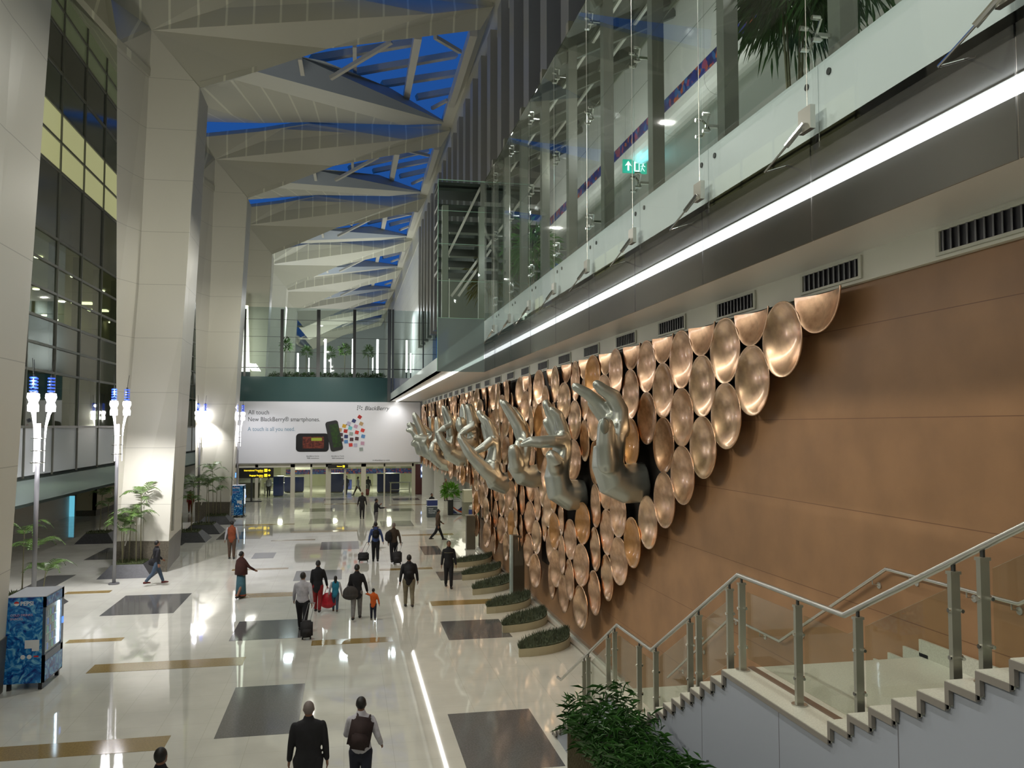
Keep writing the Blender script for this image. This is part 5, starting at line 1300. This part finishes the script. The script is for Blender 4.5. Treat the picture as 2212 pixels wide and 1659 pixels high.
def person(px, py, head, h, label, top='black', leg='black', shoe='shoe', stride=.3, arms=(-.3, .3), elbow=(.25, .25), spread=(.12, .12), jacket=.50, hair='short', skirt=None, face=False, shawl=None,
           lean=0, sleeves=True, loc=None, seated=False, sleeve_c=None, flip=1, vox=.013, width=1.0):
    p0 = onZ(px, py) if loc is None else V(loc)
    t = thing('person', p0, label, 'person', rz=-math.radians(head))
    k = h
    LT, FW = V((1, 0, 0)), V((0, 1, 0))
    hipz = .50*k
    def leg_pts(sd, a, b):
        hp = V((sd*.052*k*width, 0, hipz)); kn = hp+V((0, math.sin(a), -math.cos(a)))*.245*k; an = kn+V((0, math.sin(a-b), -math.cos(a-b)))*.235*k
        return hp, kn, an
    LL = leg_pts(-1, stride*flip, .05 if stride*flip > 0 else .35 if abs(stride) > .05 else 0); RR = leg_pts(1, -stride*flip, .05 if stride*flip < 0 else .35 if abs(stride) > .05 else 0)
    if seated: LL = leg_pts(-1, 1.5, 1.5); RR = leg_pts(1, 1.5, 1.5)
    low = min(LL[2].z, RR[2].z)-.035*k
    dz = V((0, 0, -low)); LL = [q+dz for q in LL]; RR = [q+dz for q in RR]
    base = hipz-low
    def T(z, y=0, x=0): f = (z-.5)*k; return V((x, y*k+f*lean, base+f))
    def arm_pts(sd, a, e, s):
        sh_ = T(.792, 0, sd*.100*k*width); el = sh_+V((sd*math.sin(s), math.sin(a), -math.cos(a)*math.cos(s))).normalized()*.165*k
        wr = el+V((sd*math.sin(s)*.6, math.sin(a+e), -math.cos(a+e))).normalized()*.15*k; return sh_, el, wr
    AL = arm_pts(-1, arms[0], elbow[0], spread[0]); AR = arm_pts(1, arms[1], elbow[1], spread[1])
    def torso(mb, g, z0=.47, z1=.85):
        pr = [(.47, .088, .062), (.52, .092, .066), (.60, .078, .056), (.70, .094, .064), (.77, .104, .060), (.80, .102, .050), (.822, .078, .042), (.840, .045, .038), (.87, .034, .034)]
        q = [(z, a, b) for z, a, b in pr if z0-1e-6 <= z <= z1+1e-6]
        mb.tube([T(z) for z, a, b in q], [((a*width+g)*k if z < .83 else (a+g*.6)*k, (b+g)*k) for z, a, b in q], 18, lat=LT)
    # bare body: one continuous surface
    mb = MB(); torso(mb, 0, .47, .87)
    hc = T(.927, .008)
    mb.ell(hc, (.044*k, .054*k, .066*k), 18, 12); mb.ell(hc+V((0, .02*k, -.035*k)), (.034*k, .036*k, .03*k), 12, 8)
    mb.tube([hc+V((0, .052*k, .008*k)), hc+V((0, .064*k, -.012*k))], [.006*k, .009*k], 8)
    for sd in (-1, 1): mb.ell(hc+V((sd*.045*k, -.002*k, -.002*k)), (.006*k, .012*k, .018*k), 8, 6)
    mb.tube([T(.84), T(.89, .003)], [.034*k, .032*k], 12)
    for P_ in (LL, RR):
        mb.tube(P_, [.052*k, .036*k, .023*k], 12)
        mb.tube([P_[2]+V((0, -.02*k, -.018*k)), P_[2]+V((0, .04*k, -.02*k)), P_[2]+V((0, .10*k, -.028*k))], [(.021*k, .020*k), (.026*k, .018*k), (.024*k, .010*k)], 10, lat=LT)
    for sd, P_ in ((-1, AL), (1, AR)):
        mb.tube(P_, [.030*k, .024*k, .016*k], 12)
        d = (P_[2]-P_[1]).normalized(); side = V((0, 1, 0)); s2 = d.cross(side).normalized()
        pc = P_[2]+d*.030*k; mb.tube([P_[2], pc, pc+d*.02*k], [(.014*k, .016*k), (.012*k, .024*k), (.011*k, .023*k)], 10, lat=s2)
        for i, (o_, ln) in enumerate(((.018, .036), (.006, .041), (-.006, .038), (-.018, .030))):
            q = pc+d*.018*k+side*o_*k; cu = V((-sd*.01*k, 0, 0))
            mb.tube([q, q+d*ln*.55*k+cu*.4, q+d*ln*k+cu], [.0062*k, .0058*k, .005*k], 6)
        mb.tube([P_[2]+d*.012*k+side*.016*k, pc+side*.034*k, pc+d*.022*k+side*.038*k], [.008*k, .007*k, .006*k], 6)
    o = mb.build('body', SKIN, t); remesh(o, vox*.75 if h > 1.3 else .009, 1)
    if face:
        for sd in (-1, 1): MB().ell(hc+V((sd*.018*k, .050*k, .006*k)), (.007*k, .004*k, .004*k), 8, 6).build('eye', mat('eye', (.02, .015, .012), .2), t)
        MB().ell(hc+V((0, .053*k, -.034*k)), (.013*k, .005*k, .0035*k), 8, 6).build('mouth', mat('lips', (.16, .05, .04), .4), t)
    if hair:
        m = MB(); hm = GREYH if hair == 'grey' else HAIR
        m.ell(hc+V((0, -.010*k, .012*k)), (.049*k, .055*k, .062*k), 16, 10)
        if hair == 'long': m.tube([hc+V((0, -.03*k, 0)), hc+V((0, -.045*k, -.06*k)), T(.80, -.055)], [(.046*k, .03*k), (.045*k, .026*k), (.03*k, .016*k)], 12, lat=LT)
        if hair == 'bun': m.ell(hc+V((0, -.06*k, .0)), (.026*k, .024*k, .026*k), 10, 8)
        o = m.build('hair', hm, t); remesh(o, .012, 2)
    # trousers or skirt
    if skirt:
        z_h = base; m = MB(); m.tube([V((0, 0, base+.03*k)), V((0, 0, base*.6)), V((0, 0, .05*k))], [(.10*k, .075*k), (.11*k, .09*k), (.125*k, .10*k)], 18, lat=LT, dome=False)
        m.build('skirt', C_[skirt], t, smooth=True)
        MB().tube([V((0, 0, .09*k)), V((0, 0, .055*k))], [(.125*k, .10*k), (.127*k, .102*k)], 18, lat=LT, dome=False).build('hem', C_['rust'], t, smooth=True)
    else:
        m = MB(); m.tube([T(.57), T(.52), T(.47)], [(.084*k*width, .062*k), (.096*k*width, .070*k), (.092*k*width, .066*k)], 16, lat=LT)
        for P_ in (LL, RR):
            an = P_[2].lerp(P_[1], .12); m.tube([P_[0], P_[1], an], [(.060*k*width, .064*k), .044*k, .034*k], 14)
        o = m.build('trousers', C_[leg], t); remesh(o, vox*1.1, 2)
    for P_ in (LL, RR):
        m = MB(); m.tube([P_[2]+V((0, -.024*k, -.012*k)), P_[2]+V((0, .04*k, -.014*k)), P_[2]+V((0, .105*k, -.022*k))], [(.026*k, .025*k), (.031*k, .022*k), (.027*k, .013*k)], 12, lat=LT)
        m.build('shoe', C_[shoe], t, smooth=True)
    m = MB(); torso(m, .010, .52 if jacket > .5 else .47, .845)
    if jacket < .47: m.tube([T(.5), T(jacket)], [(.102*k*width, .078*k), (.104*k*width, .08*k)], 16, lat=LT)
    if sleeves:
        for P_ in (AL, AR): m.tube([P_[0], P_[0].lerp(P_[1], .3), P_[1], P_[2].lerp(P_[1], .08)], [.032*k, .036*k, .031*k, .025*k], 12)
    o = m.build('jacket' if jacket < .52 else 'shirt', C_[top], t); remesh(o, vox*1.1, 2)
    if sleeve_c:
        for P_ in (AL, AR): MB().tube([P_[0], P_[1], P_[2].lerp(P_[1], .08)], [.036*k, .030*k, .022*k], 12).build('sleeve', C_[sleeve_c], t, smooth=True)
    if shawl:
        m = MB(); m.tube([T(.86), T(.80), T(.68), T(.50)], [(.05*k, .05*k), (.125*k, .085*k), (.145*k, .11*k), (.15*k, .12*k)], 20, lat=LT, dome=False)
        m.build('shawl', C_[shawl], t, smooth=True)
    M3 = Matrix.Translation(p0) @ Matrix.Rotation(-math.radians(head), 4, 'Z')
    return dict(root=t, wl=M3 @ AL[2], wr=M3 @ AR[2], sl=M3 @ AL[0], sr=M3 @ AR[0], back=M3 @ T(.70, -.085), M=M3, T=T, h=h)
def rbox(mb, a, b, r=.04):
    bm = bmesh.new(); bmesh.ops.create_cube(bm, size=1)
    a, b = V(a), V(b)
    for v in bm.verts: v.co = V(((a[i]+b[i])/2+v.co[i]*(b[i]-a[i]) for i in range(3)))
    bmesh.ops.bevel(bm, geom=bm.edges[:], offset=r, segments=3, affect='EDGES')
    bm.verts.index_update(); mb.add([v.co.copy() for v in bm.verts], [[v.index for v in f.verts] for f in bm.faces]); bm.free(); return mb
def suitcase(px, py, w, h, d, handle_to, label, rz=0, m='char', tilt=0):
    p = onZ(px, py); t = thing('suitcase', p, label, 'suitcase', 'wheeled suitcases', rz)
    rbox(MB(), (-w/2, -d/2, .06), (w/2, d/2, h), .05).build('shell', C_[m], t, smooth=True)
    rbox(MB(), (-w/2+.05, -d/2-.03, .14), (w/2-.05, -d/2+.02, h*.6), .02).build('front_pocket', C_[m], t, smooth=True)
    for x in (-w/2+.06, w/2-.06): MB().cyl((x-.02, 0, .035), (x+.02, 0, .035), .035, 12).build('wheel', M_blk, t)
    q = Matrix.Rotation(-rz, 4, 'Z') @ (V(handle_to)-p)
    mb = MB()
    for s in (-.09, .09): mb.beam((s, 0, h-.03), (q.x+s, q.y, q.z), .014, .014)
    mb.beam((q.x-.1, q.y, q.z), (q.x+.1, q.y, q.z), .03, .025); mb.build('pull_handle', mat('handle_grey', (.22, .22, .22), .4, metal=.6), t)
    return t
def bag(kind, c, size, label, m, strap=None):
    t = thing(kind, c, label, 'bag'); sx, sy, sz = size
    mb = MB(); mb.ell((0, 0, 0), (sx, sy, sz), 18, 12); mb.ell((0, 0, -sz*.35), (sx*1.05, sy*1.05, sz*.62), 18, 10)
    o = mb.build('bag_body', C_[m] if isinstance(m, str) else m, t); remesh(o, .014, 3)
    if strap:
        a = [V(q)-V(c) for q in strap]
        MB().tube([V((sx*.5, 0, sz*.7))]+a+[V((-sx*.5, 0, sz*.7))], .014, 6, dome=False).build('strap', C_[m] if isinstance(m, str) else m, t)
    return t
def backpack(P_, label, m='black', sc_=1.0, tilt=0):
    h = P_['h']; c = P_['back']; R3 = P_['root'].rotation_euler.z
    t = thing('backpack', c, label, 'backpack', 'backpacks', R3)
    rbox(MB(), (-.155*sc_, -.115, -.22*sc_), (.155*sc_, .02, .22*sc_), .06).build('pack', C_[m], t, smooth=True)
    rbox(MB(), (-.11*sc_, -.155, -.17*sc_), (.11*sc_, -.09, .02), .03).build('pocket', C_[m], t, smooth=True)
    for s in (-1, 1): MB().tube([(s*.09, .02, .2), (s*.10, .1, .25*h/1.72), (s*.1, .2, .12), (s*.12, .17, -.1), (s*.12, .05, -.15)], .016, 6).build('shoulder_strap', C_[m], t, smooth=True)
    t.rotation_euler = (0, tilt, R3)
    return t
D = 0
p = person(337, 1262, 55, 1.70, 'person in a black jacket and jeans walking right past the palm planter', 'black', 'jeans', 'dred', .42, (.45, -.35), (.4, .5), (.15, .3))
bag('shoulder_bag', p['M'] @ p['T'](.50, -.02, -.24), (.16, .09, .15), 'black shoulder bag at the hip of the person in jeans', 'black', [p['sl']+V((0, 0, .02))])
person(500, 1207, 0, 1.70, 'person in a rust vest and brown trousers standing with back turned', 'rust', 'brown', 'shoe', .05, (.02, -.05), (.1, .1), (.25, .25), sleeves=False, sleeve_c='pale', width=1.1)
person(520, 1292, 40, 1.62, 'person wrapped in a maroon shawl over a long teal skirt', 'maroon', 'teal', 'shoe', .15, (.2, .5), (.2, .5), (.15, .35), skirt='teal', shawl='maroon', hair='bun')
p4 = person(653, 1364, 6, 1.74, 'person in a white shirt and black trousers pulling a black case', 'white', 'black', 'shoe', .32, (.25, -.35), (.3, .2), (.2, .2), jacket=.53, width=1.12)
suitcase(662, 1381, .34, .52, .24, p4['wr'], 'black soft suitcase pulled by the person in the white shirt', .1)
p5 = person(686, 1322, 5, 1.66, 'person in a long black top and red trousers carrying a red bag', 'black', 'red', 'shoe', .22, (-.1, .15), (.1, .1), (.12, .28), jacket=.44, hair='bun')
M_rb = mat('red_plastic_bag', (.55, .015, .03), .35, noise=(7, .3))
c = onY(709, 1297, p5['wr'].y); bag('carrier_bag', V((c.x, p5['wr'].y, max(c.z, .33))), (.25, .14, .26), 'bright red carrier bag hanging beside the person in red trousers', M_rb, [p5['wr']])
person(724, 1321, 0, 1.15, 'child in a bright blue vest and jeans walking beside the red bag', 'cyan', 'jeans', 'brown', .2, (-.2, -.1), (.1, .1), (.3, .3), sleeves=False, sleeve_c='pale', hair='long', jacket=.46)
p7 = person(770, 1338, 4, 1.72, 'person in a black jacket and grey trousers holding the hand of a child', 'black', 'grey', 'shoe', .3, (-.1, .1), (.1, .15), (.15, .35), jacket=.44, hair='bun', flip=-1)
bag('shoulder_bag', onY(757, 1281, p7['root'].location.y-.12), (.24, .11, .22), 'large grey black handbag hanging at the side of the person in grey trousers', cloth('mottled', (.05, .045, .042)), [p7['sl']+V((0, 0, .03))])
person(806, 1340, -2, .98, 'small child in an orange top and dark trousers held by the hand', 'orange', 'navy', 'khaki', .18, (1.6, -.1), (-.2, .1), (.5, .35), hair='short', jacket=.46)
p9 = person(883, 1311, 0, 1.72, 'person in a black jacket and khaki trousers with a backpack', 'black', 'khaki', 'shoe', .16, (-.1, .0), (.2, .2), (.22, .22), jacket=.47, width=1.15)
backpack(p9, 'black backpack on the person in khaki trousers')
p10 = person(811, 1213, 0, 1.74, 'person in a blue shirt and black trousers towing a trolley case', 'blue', 'black', 'shoe', .12, (-.2, -.1), (.1, .15), (.3, .35), jacket=.53)
backpack(p10, 'black backpack on the person in the blue shirt', sc_=.9)
suitcase(785, 1214, .48, .42, .22, p10['wl'], 'low wide black trolley case behind the person in the blue shirt', 0)
p11 = person(850, 1215, 0, 1.74, 'person in a dark brown shirt with a trolley case and a side bag', 'dbrown', 'black', 'shoe', .2, (.1, -.2), (.1, .1), (.12, .3), jacket=.53, hair='grey', flip=-1)
bag('shoulder_bag', p11['M'] @ p11['T'](.66, -.06, -.23), (.16, .12, .24), 'black bag slung on the left shoulder of the person in dark brown', 'black', [p11['sl']+V((0, 0, .03))])
suitcase(858, 1219, .40, .56, .24, p11['wr'], 'upright black trolley case at the heels of the person in dark brown', 0)
p12 = person(969, 1270, 183, 1.74, 'person in a black tracksuit top with a pale chest stripe walking towards the stairs', 'black', 'black', 'shoe', .12, (.1, -.05), (.2, .2), (.2, .2), jacket=.48, face=True)
MB().tube([p12['T'](.738), p12['T'](.748)], [(.113*1.74, .076*1.74), (.113*1.74, .075*1.74)], 20, lat=(1, 0, 0), dome=False).build('chest_stripe', C_['khaki'], p12['root'], smooth=True)
person(946, 1167, 75, 1.70, 'person in a brown shirt striding towards the wall opening', 'brown', 'black', 'shoe', .45, (.4, -.4), (.5, .5), (.15, .15), jacket=.5, face=True)
person(782, 1120, 180, 1.72, 'bald person in dark clothes standing with arms behind, facing the stairs', 'char', 'char', 'shoe', .04, (-.15, -.15), (-.3, -.3), (.25, .25), hair=None, face=True)
person(812, 1140, 70, 1.72, 'person in a black top and grey trousers standing sideways before the trolley pair', 'black', 'grey', 'shoe', .06, (.5, .7), (1.8, .9), (.1, .1), face=True)
pf = person(664, 1768, -2, 1.76, 'bald person in a black coat at the bottom edge, nearest of all', 'black', 'black', 'shoe', .2, (.05, -.05), (.2, .2), (.16, .16), jacket=.40, hair='grey', width=1.2)
p17 = person(778, 1742, 3, 1.70, 'person in a white top and dark trousers with a dark slanting backpack', 'white', 'navy', 'shoe', .2, (.3, -.15), (1.0, .9), (.2, .35), jacket=.53, hair='short')
backpack(p17, 'dark brown backpack slanting across the person in the white top', 'packb', 1.15, .2)
person(341, 1905, 20, 1.72, 'person of whom only the dark top of the head shows at the bottom edge', 'black', 'black', 'shoe', .1)
person(580, 1073, 0, 1.72, 'person in a white shirt at the inspection table left of the entrance', 'white', 'black', 'shoe', .1, (.2, .1), (.3, .3), jacket=.53)
person(733, 0, 200, 1.7, 'person standing inside the entrance behind a post', 'black', 'black', loc=(onY(748, 1060, YE+2).x, YE+2, 0))
person(771, 0, -60, 1.7, 'person with a pale top striding left inside the entrance', 'pale', 'dbrown', stride=.5, loc=(onY(773, 1060, YE+1.5).x, YE+1.5, 0), face=True)
pz = person(795, 0, 10, 1.7, 'person inside the entrance with a red trolley case', 'black', 'black', stride=.35, loc=(onY(795, 1060, YE+1).x, YE+1, 0))
t = suitcase(795, 1072, .4, .6, .25, (0, 0, 0), 'red trolley case inside the entrance', 0, 'red'); t.location = (onY(792, 1060, YE+.6).x, YE+.6, 0)
bpy.data.objects.remove([c for c in t.children if c.name.startswith('pull_handle')][0])
MB().beam((-.09, 0, .56), (-.09, .1, .95), .014, .014).beam((.09, 0, .56), (.09, .1, .95), .014, .014).beam((-.1, .1, .95), (.1, .1, .95), .03, .025).build('pull_handle', M_inox, t)
person(725, 0, 180, 1.65, 'person standing behind the middle blue counter', 'navy', 'navy', loc=(onY(724, 1030, YE+6.2).x, YE+6.2, .0), face=True, stride=0)
person(934, 1108, 150, 1.70, 'person seated behind the dark blue service desk', 'black', 'black', stride=0, seated=True, loc=onZ(934, 1108)+V((0, .5, 0)), face=True)
a = onZ(934, 1108); o = MB().box((-.25, .25, .0), (.25, .7, .40)).build('stool', M_dk, loc=(a.x, a.y, 0)); tag(o, 'low dark stool behind the service desk', 'stool')
person(963, 1082, 170, 1.8, 'person in brown clothes standing behind the bright green potted plant', 'brown', 'brown', stride=.02, face=True)
person(384, 1121, 190, 1.7, 'person in a pale blue top behind the palm clump', 'pale', 'black', loc=onZ(384, 1108))
person(411, 1108, 170, 1.65, 'person in red clothes behind the palm clump', 'red', 'rust', loc=onZ(411, 1110))
